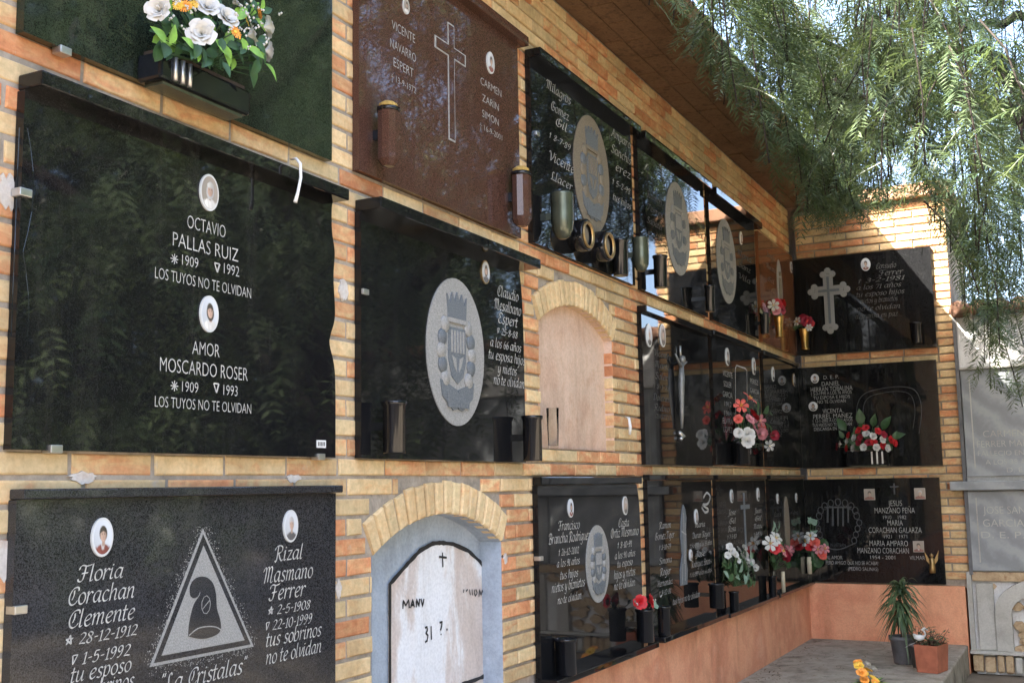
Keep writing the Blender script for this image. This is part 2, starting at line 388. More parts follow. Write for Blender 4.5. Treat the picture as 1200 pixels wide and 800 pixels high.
def lay(mb, tint, xa, xb, za, zb, arches=(), off_even=2.846, off_band=2.045, deep=.055):
    for i in courses(za, zb):
        zb0 = Z00+i*CH
        z0, z1 = zb0+HJ, zb0+CH-HJ
        off = off_band if i % 15 == 0 else (off_even if i % 2 else off_even+BP/2)
        k = math.floor((xa-off)/BP)
        x = off+k*BP+random.uniform(-.004, .004)
        while x < xb:
            xn = off+(k+1)*BP+random.uniform(-.004, .004)
            segs = [(max(x+HJ, xa), min(xn-HJ, xb))]
            dp = [.018]
            for A in arches:
                if A.b-.001 < (z0+z1)/2 and z0 < A.sp+A.rise+RING:
                    h = max(A.ring_half(z0, RING), A.ring_half(z1, RING), A.ring_half((z0+z1)/2, RING)) if z1 > A.sp-.02 else (A.x1-A.x0)/2
                    if h <= 0: continue
                    pad = .007 if z1 > A.sp-.02 else 0
                    if pad == 0: pad = .003 if A is A1 else -.004
                    l, r = A.xc-h-pad, A.xc+h+pad
                    ns = []; nd = []
                    for (a, b), d_ in zip(segs, dp):
                        if b <= l or a >= r: ns.append((a, b)); nd.append(d_); continue
                        if a < l-.005: ns.append((a, l)); nd.append(deep if pad < .005 else d_)
                        if b > r+.005: ns.append((r, b)); nd.append(deep if pad < .005 else d_)
                    segs, dp = ns, nd
            for (a, b), d_ in zip(segs, dp):
                if b-a > .006: brick_block(mb, tint, a, b, z0, z1, YB, d_)
            x = xn; k += 1

ZTOP = 2.21
lw = thing('brick_niche_wall', 'long yellow brick niche wall with rows of dark stone plaques and two arches', 'wall', (0, 0, 0))
mb = MB(); tint = []
lay(mb, tint, -1.6, UC+YB-.002, -.80, ZTOP-.005, (A1, A2))
# voussoir rings
ring = MB(); rtint = []
for A, n in ((A1, 16), (A2, 17)):
    a0 = math.asin((A.x1-A.x0)/2/A.R)
    for k in range(n):
        t0 = -a0+2*a0*k/n; t1 = -a0+2*a0*(k+1)/n; g_ = .0062
        pt = lambda t, R, s_: (A.xc+R*math.sin(t)+s_*math.cos(t)*g_, A.zc+R*math.cos(t)-s_*math.sin(t)*g_)
        ro = A.R+RING+random.uniform(-.004, .004)
        pts = [pt(t0, A.R, 1), pt(t1, A.R, -1), pt(t1, ro, -1), pt(t0, ro, 1)]
        brick_block(ring, rtint, 0, 0, 0, 0, YB-.005, .05, .007, (random.uniform(0, .3), random.uniform(.5, 1), random.random()), pts)
mb.tint = tint; o = mb.build('brickwork', lw); o.location = (0, 0, ZS)
ring.tint = rtint; o = ring.build('arch_bricks', lw); o.location = (0, 0, ZS)
# mortar bed behind the bricks, with the two openings left out
mo = MB(); YM = YB+.0052
zs = sorted(set([-.80, ZTOP]+[A.b for A in (A1, A2)]+[A.sp for A in (A1, A2)]+[A.sp+A.rise*k/14 for A in (A1, A2) for k in range(15)]))
def ym(x): return YB+float(np.interp(x, [2.6, 4.6], [.0045, .0135]))
for z0, z1 in zip(zs, zs[1:]):
    zm = (z0+z1)/2; cuts = []
    for A in (A1, A2):
        if A.b < zm < A.sp+A.rise: h = A.half(zm); cuts.append((A.xc-h-.001, A.xc+h+.001))
    x = -1.6
    for l, r in cuts+[(UC+YB, None)]:
        stops = [x]+[q for q in (2.6, 4.6) if x < q < l]+[l]
        for p0, p1 in zip(stops, stops[1:]): mo.add([(p0, ym(p0), z0), (p1, ym(p1), z0), (p1, ym(p1), z1), (p0, ym(p0), z1)], [(0,1,2,3)], 'mortar')
        x = r
o = mo.build('mortar_bed', lw); o.location = (0, 0, ZS)
# niche interiors
def reveal(A, mat, depth, panel_mat, name):
    r = MB(); n = 24
    prof = [(A.x0, A.b)]+[(A.xc+x_, A.zc+math.sqrt(A.R**2-x_**2)) for x_ in np.linspace(-(A.x1-A.x0)/2, (A.x1-A.x0)/2, n)]+[(A.x1, A.b)]
    yb = YB+depth
    for (xa, za), (xb, zb) in zip(prof, prof[1:]):
        r.add([(xa, YB+.004, za), (xa, yb, za), (xb, yb, zb), (xb, YB+.004, zb)], [(0,1,2,3)], mat, True)
    r.add([(A.x0, YB+.004, A.b), (A.x1, YB+.004, A.b), (A.x1, yb, A.b), (A.x0, yb, A.b)], [(0,1,2,3)], mat)
    r.add([(x, yb, z) for x, z in prof], [tuple(range(len(prof)))], panel_mat)
    o = r.build(name, lw); o.location = (0, 0, ZS)
reveal(A2, 'beige', .045, 'beige', 'plastered_niche')
reveal(A1, 'blue', .095, 'blue', 'blue_niche')
# hand painted white closure of the blue niche
YP = YB+.095
off = -(YP)+.0
pt = lambda px, py: W(px, py, -YP+.004)
out = [pt(456, 840), pt(456, 684), pt(476, 661), pt(491, 645), pt(506, 636.5), pt(516, 635.5), pt(530, 637), pt(548, 645), pt(562, 658), pt(569, 668), pt(570.5, 790), pt(569.5, 800), pt(569, 840)]
p = MB(); p.prism(out, YP-.006, YP-.0002, 'white_peel')
pan = p.build('painted_closure', lw); pan.location = (0, 0, ZS)
ln = MB()
def ribbon(mb, pts, wd, y, mat):
    L_, R_ = [], []
    for i, (x, z) in enumerate(pts):
        a = pts[max(i-1, 0)]; b = pts[min(i+1, len(pts)-1)]; dx, dz = b[0]-a[0], b[1]-a[1]; l = math.hypot(dx, dz) or 1
        ww = wd*random.uniform(.8, 1.15)/2; L_.append((x-dz/l*ww, z+dx/l*ww)); R_.append((x+dz/l*ww, z-dx/l*ww))
    vs = [(x, y, z) for x, z in L_]+[(x, y, z) for x, z in R_]; n = len(pts)
    mb.add(vs, [(i, n+i, n+i+1, i+1) for i in range(n-1)], mat)
def dens(pts, k=5): return [(a[0]+(b[0]-a[0])*t/k, a[1]+(b[1]-a[1])*t/k) for a, b in zip(pts, pts[1:]) for t in range(k)]+[pts[-1]]
ribbon(ln, dens(out[:-1]), .016, YP-.0075, 'black_paint')
ribbon(ln, dens([pt(540, 801), pt(556, 796), pt(570, 790)]), .015, YP-.0085, 'black_paint')
def hand(strokes, wd=.006):
    for k, s_ in enumerate(strokes): ribbon(ln, dens([pt(*q) for q in s_], 3), wd, YP-.0078-.0002*k, 'black_paint')
hand([[(517.5, 647), (518, 664)], [(513.5, 652), (522.5, 653)]], .008)
hand([[(471, 713), (471.5, 703), (474.5, 709), (478, 702), (478.5, 712)], [(480, 712), (482.5, 702), (484.5, 711)], [(481, 708.5), (484, 708)], [(486.5, 711), (487, 701.5), (490, 710), (490.5, 701)], [(492, 701), (494, 710), (495.5, 701)]], .008)
hand([[(542, 694), (542.5, 690)], [(545, 692.5), (547, 690)], [(549, 690), (550, 697)], [(552, 690), (552.5, 697)], [(555.5, 690), (554.5, 694), (556, 698), (558, 694), (556.5, 690)], [(560, 699), (560.5, 690), (562.5, 697), (564.5, 690), (565, 699)], [(568, 690), (568, 698)]], .006)
hand([[(497, 735), (499.5, 734), (500, 738), (498, 741), (500.5, 744), (499.5, 750), (497, 752)], [(504, 733), (504.5, 749)], [(514, 729), (517, 728), (516, 735), (515, 738)], [(515.5, 742), (515.8, 743.5)], [(522, 736), (523, 738)]], .008)
o = ln.build('painted_lettering', pan)
# lime plaster daubs round the clips
for px, py, a_, b_ in ((8, 226, .040, .055), (7, 655, .045, .060), (97, 559, .055, .020), (343, 560, .045, .018), (402, 340, .035, .045), (396, 690, .022, .04), (632, 640, .022, .04), (438, 202, .05, .012), (592, 655, .02, .03)):
    x, z = W(px, py, -YB); m = MB(); n = 22; a_ *= .75; b_ *= .75
    m.prism([(x+a_*math.cos(6.2832*k/n)*random.uniform(.6, 1.1), z+b_*math.sin(6.2832*k/n)*random.uniform(.6, 1.1)) for k in range(n)], YB-.0035, YB+.004, 'daub')
    o = m.build('plaster_daub', lw); o.location = (0, 0, ZS)
# pink plinth, roof, soffit
p = MB(); p.box(-1.6, UC, -.002, .20, -.02, -.787+ZS, 'pink'); p.build('plinth', lw)
p = MB(); p.box(-1.6, UC+1.6, .16, 1.6, 0, ZTOP+ZS-.002, 'mortar'); p.build('masonry_core', lw)
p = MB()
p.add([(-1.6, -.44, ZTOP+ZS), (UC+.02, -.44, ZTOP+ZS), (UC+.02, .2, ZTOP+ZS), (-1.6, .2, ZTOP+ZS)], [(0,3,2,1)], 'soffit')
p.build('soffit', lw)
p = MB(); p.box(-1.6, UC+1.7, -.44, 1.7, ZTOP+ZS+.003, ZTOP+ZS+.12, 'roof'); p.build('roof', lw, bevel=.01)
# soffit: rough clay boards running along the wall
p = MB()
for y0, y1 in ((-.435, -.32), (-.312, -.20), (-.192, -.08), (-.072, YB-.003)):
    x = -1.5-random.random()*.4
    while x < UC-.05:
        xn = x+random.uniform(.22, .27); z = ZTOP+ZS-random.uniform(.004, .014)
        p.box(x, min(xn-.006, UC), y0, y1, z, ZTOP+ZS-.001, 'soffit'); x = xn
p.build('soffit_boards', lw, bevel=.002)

# return wall (local x runs away from the corner, local -y faces the camera)
rw = thing('brick_return_wall', 'short brick return wall closing the far end, sunlit at its top right', 'wall', (UC, 0, 0), ROT['R'])
mb = MB(); tint = []
RE = 1.172
lay(mb, tint, .028, RE, -.80, 2.16, (), .17, .30)
mb.tint = tint; o = mb.build('brickwork', rw); o.location = (0, 0, ZS)
mo = MB(); mo.box(.02, RE-.006, YB+.012, .3, -.80, 2.16, 'mortar'); o = mo.build('mortar_bed', rw); o.location = (0, 0, ZS)
p = MB(); p.box(0.002, 1.137, -.002, .3, -.02, -.787+ZS, 'pink'); p.build('plinth', rw)
p = MB(); p.box(.46, RE+.05, -.04, 1.6, 2.163+ZS, 2.27+ZS, 'roof'); p.build('roof', rw, bevel=.01)
p = MB(); p.box(.02, RE-.004, .302, 1.5, 0, 2.16+ZS, 'mortar'); p.build('masonry_core', rw)

# ------------------------------------------------------------------ lettering
GL = {
'a': (5, [(3.6,4.6),(2.2,5),(.8,3.6),(.5,1.6),(1.3,.2),(2.6,.8),(3.7,3)], [(3.9,5),(3.5,1),(3.9,.1),(4.8,.6)]),
'b': (4.6, [(.9,8),(.6,1),(1.4,.1),(2.8,.4),(3.7,2),(3.6,4),(2.7,5),(1.4,4.2),(.7,3)]),
'c': (4, [(3.4,4.3),(2.2,5),(.9,3.8),(.5,1.8),(1.3,.2),(2.6,.2),(3.6,1)]),
'd': (5, [(3.6,4.6),(2.2,5),(.8,3.6),(.5,1.6),(1.3,.2),(2.6,.8),(3.7,3)], [(4.2,8),(3.6,1),(4,.1),(4.8,.6)]),
'e': (4.1, [(.7,2.2),(2.4,2.8),(3.4,3.9),(2.7,5),(1.4,4.4),(.6,2.6),(.9,.7),(2,0),(3.5,.9)]),
'f': (3.3, [(3.6,7.6),(2.8,8),(1.9,7),(1.3,2),(.8,-1.8),(-.2,-2.8)], [(.3,4.8),(3,4.8)]),
'g': (4.8, [(3.6,4.6),(2.2,5),(.8,3.6),(.5,1.6),(1.3,.2),(2.6,.8),(3.7,3)], [(3.9,5),(3.5,0),(2.9,-2.4),(1.4,-3),(.2,-2.2)]),
'h': (4.7, [(.9,8),(.5,0)], [(.6,2.6),(1.8,4.6),(3,5),(3.4,4),(3.1,1),(3.5,.1),(4.3,.6)]),
'i': (2.3, [(.3,4.2),(.9,5),(.6,1),(1,.1),(1.9,.6)], [(1,6.9),(1.3,6.4)]),
'j': (2.3, [(.3,4.2),(.9,5),(.5,-1),(0,-2.6),(-1.2,-2.8)], [(1,6.9),(1.3,6.4)]),
'l': (2.3, [(1,8),(.6,1),(1,.1),(1.9,.6)]),
'm': (6.6, [(.2,4.4),(.8,5),(.5,0)], [(.6,2.6),(1.7,4.6),(2.7,5),(3,4),(2.7,0)], [(2.8,2.6),(3.9,4.6),(4.9,5),(5.2,4),(4.9,1),(5.3,.1),(6.1,.6)]),
'n': (4.7, [(.2,4.4),(.8,5),(.5,0)], [(.6,2.6),(1.8,4.6),(3,5),(3.4,4),(3.1,1),(3.5,.1),(4.3,.6)]),
'o': (4.3, [(2,5),(.8,4),(.4,2),(1.2,.2),(2.6,.2),(3.6,1.6),(3.6,3.6),(2.8,4.8),(1.9,5)]),
'p': (4.4, [(.3,4.4),(.9,5),(.3,-3)], [(.6,3),(1.7,4.7),(2.9,5),(3.6,3.6),(3.3,1.4),(2.2,.1),(.8,.5)]),
'q': (4.8, [(3.6,4.6),(2.2,5),(.8,3.6),(.5,1.6),(1.3,.2),(2.6,.8),(3.7,3)], [(3.9,5),(3.5,-3)]),
'r': (3.4, [(.2,4.4),(.8,5),(.5,0)], [(.6,2.8),(1.6,4.5),(2.5,5),(3.1,4.3)]),
's': (3.5, [(3,4.4),(2,5),(.9,4.3),(1.2,3),(2.4,2),(2.6,.8),(1.6,0),(.3,.5)]),
't': (2.6, [(1.1,7),(.6,1),(1.1,.1),(2.1,.6)], [(-.2,4.8),(2.4,4.9)]),
'u': (4.8, [(.3,4.4),(.9,5),(.6,1.2),(1.2,.1),(2.4,.8),(3.4,3)], [(3.6,5),(3.3,1),(3.7,.1),(4.5,.6)]),
'v': (3.8, [(.3,4.6),(.9,5),(1.4,.2),(2.9,2.4),(3.4,4.9)]),
'y': (4.6, [(.3,4.4),(.9,5),(.6,1.2),(1.2,.1),(2.4,.8),(3.4,3)], [(3.6,5),(3.2,0),(2.5,-2.5),(1.2,-3),(.2,-2.3)]),
'z': (3.8, [(.5,4.7),(3.2,4.9)], [(3.2,4.9),(.4,.2)], [(.4,.2),(3.5,.3)]),
'F': (5.2, [(2.8,7.2),(2.4,2),(1.6,.2),(.2,.4),(-.2,1.4)], [(-.2,5.6),(.2,7),(1.4,7.6),(3.2,7.1),(5.6,7.7)], [(1.2,3.8),(4.2,4)]),
'T': (5.2, [(2.8,7.2),(2.4,2),(1.6,.2),(.2,.4)], [(-.2,5.6),(.2,7),(1.4,7.6),(3.2,7.1),(5.6,7.7)]),
'C': (5.4, [(5.2,6.0),(4.9,7.3),(3.6,7.6),(1.9,6.6),(.8,3.8),(1.2,1.2),(2.7,0),(4.4,.7),(5.1,1.8)], [(2.9,6.3),(3.0,4.2),(2.3,2.2)]),
'G': (5.8, [(5,6.4),(3.8,7.6),(1.8,6.8),(.8,3.8),(1.2,1.2),(2.8,0),(4.6,1),(4.9,3.4)], [(3.2,3.4),(5.6,3.5)], [(2.7,7),(2.9,2)]),
'R': (5.8, [(1.8,7.4),(1.4,0),(.4,.3)], [(-.3,5.6),(.6,7.2),(2.8,7.8),(4.6,6.8),(4.2,4.6),(1.8,3.8)], [(2.4,3.8),(3.6,1.2),(4.8,0),(5.8,.8)]),
'B': (5.2, [(1.8,7.4),(1.4,0)], [(-.3,5.6),(.6,7.2),(2.8,7.8),(4.4,6.6),(3.6,4.6),(1.8,4.1)], [(1.8,4.1),(4,3.8),(4.8,2),(3.4,.2),(1.2,0),(.2,.6)]),
'M': (7.2, [(-.5,5.4),(.6,7.4),(1.5,6),(.9,0)], [(1.3,6),(2.5,7.6),(3.3,6.4),(2.9,.4)], [(3.2,6),(4.5,7.6),(5.5,6.4),(5,1),(5.6,0),(6.6,.8)]),
'E': (4.8, [(4.4,6.6),(2.8,7.6),(1.2,6.4),(2.6,4.2)], [(2.6,4.2),(.8,3),(.8,1),(2.4,0),(4.6,1)]),
'O': (5.8, [(3,7.6),(1.2,6.2),(.6,3.4),(1.6,.6),(3.6,0),(5,2),(5.2,5),(4.2,7),(2.9,7.6)], [(2.6,7),(3,3.6),(2.5,.8)]),
'H': (6.2, [(-.2,6),(.8,7.4),(1.6,6.6),(1,0)], [(4.8,7.6),(4.2,1),(4.8,0),(5.8,.8)], [(1.2,3.8),(4.6,4)]),
'S': (4.8, [(4.4,6.4),(3,7.6),(1.3,6.6),(1.8,4.6),(3.6,3.2),(3.8,1.2),(2.2,0),(.2,.8)]),
'J': (4, [(1,7),(3.8,7.5)], [(2.8,7.3),(2.3,0),(1.4,-1.6),(-.2,-1.2)]),
'D': (5.8, [(1.8,7.4),(1.4,0)], [(-.3,6),(.8,7.4),(3,7.6),(4.9,5.6),(4.8,2),(3,.2),(.4,.2)]),
'L': (4.8, [(3,6.6),(2.2,7.6),(1.4,6),(1.6,2),(.6,.2),(2.4,.6),(4.6,.2)]),
'V': (5.4, [(-.2,6),(.8,7.4),(1.8,5),(2,0)], [(2,0),(4.4,4),(5,7.5)]),
'A': (5.8, [(.2,.3),(1,.1),(3.4,7.5)], [(3.4,7.5),(4.4,1),(5.4,.2)], [(1.6,2.8),(4.2,3)]),
'0': (4.2, [(2,6.4),(.7,4.8),(.5,2),(1.6,0),(3,.6),(3.6,3.6),(3,6),(1.9,6.4)]),
'1': (2.6, [(.4,5.2),(1.6,6.4)], [(1.6,6.4),(1.2,0)], [(.3,0),(2.2,.1)]),
'2': (4.1, [(.6,5.2),(1.7,6.4),(3.1,5.8),(3,4),(.5,.2)], [(.5,.2),(2,.4),(3.7,.1)]),
'3': (4, [(.8,5.6),(2,6.4),(3.1,5.4),(2.6,3.8),(1.5,3.5)], [(1.5,3.5),(3.1,2.8),(2.9,.8),(1.5,0),(.4,.7)]),
'4': (4.2, [(2.8,6.4),(.4,2),(3.9,2)], [(2.9,3.4),(2.5,0)]),
'5': (4, [(3.4,6.3),(1.3,6.2)], [(1.3,6.2),(.9,3.6),(2.4,4),(3.2,2.6),(2.6,.6),(1.3,0),(.3,.6)]),
'6': (4, [(3,6.4),(1.4,5),(.5,2.2),(1.3,.1),(2.8,.5),(3.2,2.4),(2.2,3.6),(.8,2.6)]),
'7': (3.8, [(.4,6.2),(3.5,6.3)], [(3.5,6.3),(1.2,0)]),
'8': (4, [(2.8,5.9),(1.6,6.4),(.8,5),(2.8,2.4),(2.8,.6),(1.4,0),(.5,1.4),(2.8,4),(3.2,5.4),(2.6,6.1)]),
'9': (4, [(3,5),(1.9,3),(.7,4),(1.1,6),(2.4,6.4),(3.2,5),(2.8,2.2),(1.6,.2),(.6,.2)]),
'-': (2.8, [(.4,2.9),(2.3,3.1)]), '.': (1.6, [(.5,.5),(.9,.1)]), ' ': (2.4,), '!': (1.8, [(.9,7),(.7,2)], [(.5,.5),(.9,.1)]), ',': (1.6, [(.8,.6),(.5,-.8)]),
'*': (5, [(2.2,6.2),(1,.8)], [(1,.8),(4,4.2)], [(4,4.2),(.3,4)], [(.3,4),(3.6,.8)], [(3.6,.8),(2.2,6.2)]),
'^': (3.6, [(.4,5.6),(3,5.6)], [(.4,5.6),(1.3,.6)], [(1.3,.6),(3,5.6)]),
'+': (3.2, [(1.5,6.4),(1.3,0)], [(.4,4.6),(2.6,4.6)]),
'"': (2.6, [(.8,8),(.5,6.4)], [(1.9,8),(1.6,6.4)]),
}
GL['\u00f1'] = (GL['n'][0],)+GL['n'][1:]+([(1,6.6),(2,7.2),(2.6,6.5),(3.6,7.2)],)
def crom(pts, k=5):
    if len(pts) < 3: return pts
    P = [pts[0]]+list(pts)+[pts[-1]]; o = []
    for i in range(1, len(P)-2):
        for t in range(k):
            t /= k; a, b, c, d = P[i-1], P[i], P[i+1], P[i+2]
            o.append(tuple(.5*((2*b[j])+(c[j]-a[j])*t+(2*a[j]-5*b[j]+4*c[j]-d[j])*t*t+(-a[j]+3*b[j]-3*c[j]+d[j])*t**3) for j in (0, 1)))
    return o+[pts[-1]]
def script_text(mb, txt, x0, x1, zc, h, mat, y=-.0262, slant=.16, nib=.60, hair=.22, k=4):
    adv = sum(GL.get(c, GL[' '])[0] for c in txt)*1.0; sx = (x1-x0)/max(adv, 1); sz = h/8.0
    nx, nz = math.cos(.7)*nib/2, math.sin(.7)*nib/2; pen = 0.0; n = 0
    for ch in txt:
        gl = GL.get(ch, GL[' '])
        for st in gl[1:]:
            pts = crom(st, k); L_ = []; R_ = []
            for i, (a, b) in enumerate(pts):
                p0 = pts[max(i-1, 0)]; p1 = pts[min(i+1, len(pts)-1)]; dx, dz = p1[0]-p0[0], p1[1]-p0[1]; l = math.hypot(dx, dz) or 1
                ux, uz = -dz/l, dx/l; sg = 1 if ux*nx+uz*nz >= 0 else -1
                hx, hz = nx*sg+ux*hair/2, nz*sg+uz*hair/2
                xx = a+b*slant
                L_.append((x0+(pen+xx+hx)*sx, zc+(b-3.6+hz)*sz)); R_.append((x0+(pen+xx-hx)*sx, zc+(b-3.6-hz)*sz))
            yy = y-.00008*(n % 7); m_ = len(pts); n += 1
            mb.add([(a, yy, b) for a, b in R_]+[(a, yy, b) for a, b in L_], [(i, i+1, m_+i+1, m_+i) for i in range(m_-1)], mat)
        pen += gl[0]
FONT_CACHE = {}
def roman_text(mb, txt, x0, x1, zc, h, mat, y=-.0262, bold=0.0):
    key = (txt, bold)
    if key not in FONT_CACHE:
        c = bpy.data.curves.new('lettering', 'FONT'); c.body = txt; c.size = 1; c.resolution_u = 3; c.offset = bold-.012
        o = bpy.data.objects.new('lettering', c); COL.objects.link(o)
        bpy.context.view_layer.update()
        me = o.evaluated_get(bpy.context.evaluated_depsgraph_get()).to_mesh()
        FONT_CACHE[key] = ([tuple(v.co) for v in me.vertices], [tuple(p_.vertices) for p_ in me.polygons])
        o.evaluated_get(bpy.context.evaluated_depsgraph_get()).to_mesh_clear()
        bpy.data.objects.remove(o); bpy.data.curves.remove(c)
    v, f = FONT_CACHE[key]
    if not v: return
    xs = [q[0] for q in v]; a, b = min(xs), max(xs); sx = (x1-x0)/(b-a); sz = h/.73
    mb.add([(x0+(q[0]-a)*sx, y, zc-h/2+q[1]*sz) for q in v], f, mat)

# ------------------------------------------------------------------ plaques
class Plaque:
    def __init__(s, wall, u0, u1, z0, z1, mat, label, hood=None, ledge=None, outline=None, group='grave plaques on the niche walls', name='grave_plaque'):
        s.wall, s.u0, s.z0, s.mat = wall, u0, z0, mat
        s.w, s.h = u1-u0, z1-z0
        loc = (u0, YB, z0+ZS) if wall == 'L' else (UC+YB, -u0, z0+ZS)
        s.root = thing(name, label, 'grave plaque', loc, ROT[wall], group)
        m = MB()
        hs = s.h+(max(0, .0445-hood[1]) if hood else 0)      # the slab reaches up to its hood
        poly = outline(s.w, hs) if outline else [(0, 0), (s.w, 0), (s.w, hs), (0, hs)]
        m.prism(poly, -YB, -.0005, mat); m.build('slab', s.root, bevel=.0025)
        if hood:
            t, hh, x_l, x_r = hood
            m = MB(); m.box(-x_l, s.w+x_r, -YB-t, -.001, s.h-hh+.045, s.h+.045, mat); m.build('hood', s.root, bevel=.004)
        if ledge:
            t, hh = ledge
            m = MB(); m.box(-.004, s.w+.012, -YB-t, -.001, -hh, -.0005, mat); m.build('ledge', s.root, bevel=.004)
        s.txt = MB()
    def loc(s, px, py, off=0.0):
        u, z = PIX[s.wall](px, py, off); return u-s.u0, z-s.z0
    def script(s, lines, mat='letter', **k):
        keep = s.txt
        for blk in s.block(lines):
            s.txt = MB(); s.script_block(blk, mat, **k); s.txt.build('inscription', s.root)
        s.txt = keep
    def script_block(s, lines, mat, **k):
        for t, xl, xr, yc, h in lines:
            xm = (xl+xr)/2; a, _ = s.loc(xl, yc); b, _ = s.loc(xr, yc); _, zc = s.loc(xm, yc); _, zt = s.loc(xm, yc-h/2); _, zb = s.loc(xm, yc+h/2)
            script_text(s.txt, t, a, b, zc, (zt-zb)*.86, mat, **k)
    def roman(s, lines, mat='letter', **k):
        keep = s.txt
        for blk in s.block(lines):
            s.txt = MB(); s.roman_block(blk, mat, **k); s.txt.build('inscription', s.root)
        s.txt = keep
    def roman_block(s, lines, mat, **k):
        for t, xl, xr, yc, h in lines:
            xm = (xl+xr)/2; a, _ = s.loc(xl, yc); b, _ = s.loc(xr, yc); _, zc = s.loc(xm, yc); _, zt = s.loc(xm, yc-h/2); _, zb = s.loc(xm, yc+h/2)
            roman_text(s.txt, t, a, b, zc, zt-zb, mat, **k)
    def block(s, lines):                      # one mesh per block of text
        cl = []
        for l in lines:
            for c in cl:
                if any(l[1] < q[2]+3 and l[2] > q[1]-3 and abs(l[3]-q[3]) < 40 for q in c): c.append(l); break
            else: cl.append([l])
        return cl
    def done(s):
        if s.txt.v: s.txt.build('inscription', s.root)
    def oval(s, px, py, hpx, asp=.72):        # centre and size of an oval given its height in the picture
        x, z = s.loc(px, py); _, zt = s.loc(px, py-hpx/2); _, zb = s.loc(px, py+hpx/2); return x, z, (zt-zb)*asp/2, (zt-zb)/2
    def portrait(s, px, py, hpx, hair='hair', cloth='cloth_dark', bgm='photo_bg', rim='porcelain', asp=.72, square=False, cap=None):
        x, z, a, b = s.oval(px, py, hpx, asp); m = MB()
        def ell(cx, cz, ra, rb, n=24, t0=0, t1=2*math.pi): return [(cx+ra*math.cos(t0+(t1-t0)*k/n), cz+rb*math.sin(t0+(t1-t0)*k/n)) for k in range(n)]
        y = -YB
        if square:
            m.prism([(x-a, z-b), (x+a, z-b), (x+a, z+b), (x-a, z+b)], y-.004, y-.0002, rim); m.prism([(x-a*.93, z-b*.93), (x+a*.93, z-b*.93), (x+a*.93, z+b*.93), (x-a*.93, z+b*.93)], y-.0046, y-.004, bgm)
        else:
            m.prism(ell(x, z, a, b, 32), y-.005, y-.0002, rim, True); m.prism(ell(x, z, a*.86, b*.88, 32), y-.0056, y-.005, bgm)
        q = m.build('portrait_photo', s.root)
        s.printed(q, x, z, a*(.92 if square else .85), b*(.92 if square else .87), y-(.0049 if square else .0059), square, hair, cloth, bgm, cap)
    TONE = dict(hair=(.030, .022, .018), hair_grey=(.40, .39, .38), cloth_dark=(.035, .037, .045), cloth_red=(.17, .035, .025), cloth_white=(.62, .60, .56), photo_bg=(.68, .71, .74), photo_grey=(.36, .31, .26))
    def printed(s, parent, x, z, a, b, y, square, hair, cloth, bgm, cap):
        sm = lambda e0, e1, v: (lambda t: t*t*(3-2*t))(min(1, max(0, (v-e0)/(e1-e0))))
        mix = lambda c0, c1, t: tuple(p*(1-t)+q*t for p, q in zip(c0, c1))
        hc, cc, bc = s.TONE[hair], s.TONE[cloth], s.TONE[bgm]; tilt = random.uniform(-.10, .10); fw_ = random.uniform(.27, .33); lit = random.choice((-1, 1)); woman = random.random() < .45; sk = mix((.60, .40, .30), (.50, .33, .25), random.random())
        fade = random.uniform(.05, .22); collar = random.random() < .6
        def col(u, v):
            c = mix(bc, tuple(k*.72 for k in bc), sm(-.9, .9, lit*u*.6-v*.5))
            sh = -.34-.34*u*u-.10*abs(u)                      # shoulders
            t = 1-sm(sh-.05, sh+.05, v); c = mix(c, mix(cc, tuple(k*1.9+.02 for k in cc), .5*sm(-.6, .6, lit*u)*abs(math.sin(7*u+3*v))), t)
            if collar: t = (1-sm(.16, .22, abs(u)+(v+.42)*-.4))*(1-sm(-.40, -.30, v))*sm(-.75, -.6, v); c = mix(c, (.60, .58, .55), t*.8)
            uu = u-tilt*(v-.1)-.02
            t = (1-sm(.12, .17, abs(uu)))*sm(-.52, -.42, v)*(1-sm(-.05, .05, v)); c = mix(c, tuple(k*.72 for k in sk), t)
            hr = math.hypot(uu/(fw_+.08), (v-.20)/.43); hr2 = math.hypot(uu/(fw_+.13), (v-.05)/.48) if woman else 9
            c = mix(c, mix(hc, tuple(k*1.8+.01 for k in hc), .5*sm(-.2, .3, lit*uu)*abs(math.sin(18*u+9*v))), max(1-sm(.90, 1.04, hr), (1-sm(.88, 1.05, hr2))))
            fr_ = math.hypot(uu/fw_, (v-.10)/.37); t = (1-sm(.88, 1.03, fr_))*(1-sm(.27, .37, v+.10*abs(uu)/fw_))
            f = mix(sk, tuple(k*.55 for k in sk), .8*sm(.0, .34, -lit*uu+.05)+.25*sm(.7, 1.0, fr_))
            for ex in (-.115, .115):
                f = mix(f, tuple(k*.5 for k in sk), .7*math.exp(-((uu-ex)**2/.0042+(v-.165)**2/.0022))); f = mix(f, (.03, .022, .02), .9*math.exp(-((uu-ex)**2/.0016+(v-.155)**2/.0006))); f = mix(f, hc, .7*math.exp(-((uu-ex)**2/.004+(v-.215)**2/.0005)))
            f = mix(f, tuple(k*.62 for k in sk), .65*math.exp(-((uu+lit*-.035)**2/.0012+(v-.055)**2/.006))); f = mix(f, tuple(k*.5 for k in sk), .6*math.exp(-(uu**2/.004+(v-.0)**2/.0006)))
            f = mix(f, (.36, .12, .10), .8*math.exp(-(uu**2/.006+(v+.085)**2/.0007))); c = mix(c, f, t)
            if cap: t = (1-sm(.86, 1.0, math.hypot(uu/.40, (v-.40)/.20)))*sm(.25, .29, v); c = mix(c, mix((.62, .60, .56), (.40, .38, .35), sm(-.3, .3, -lit*uu)), t)
            return mix(c, (.55, .48, .40), fade)
        vs, fs, cs = [], [], []; nr, na = 17, 44
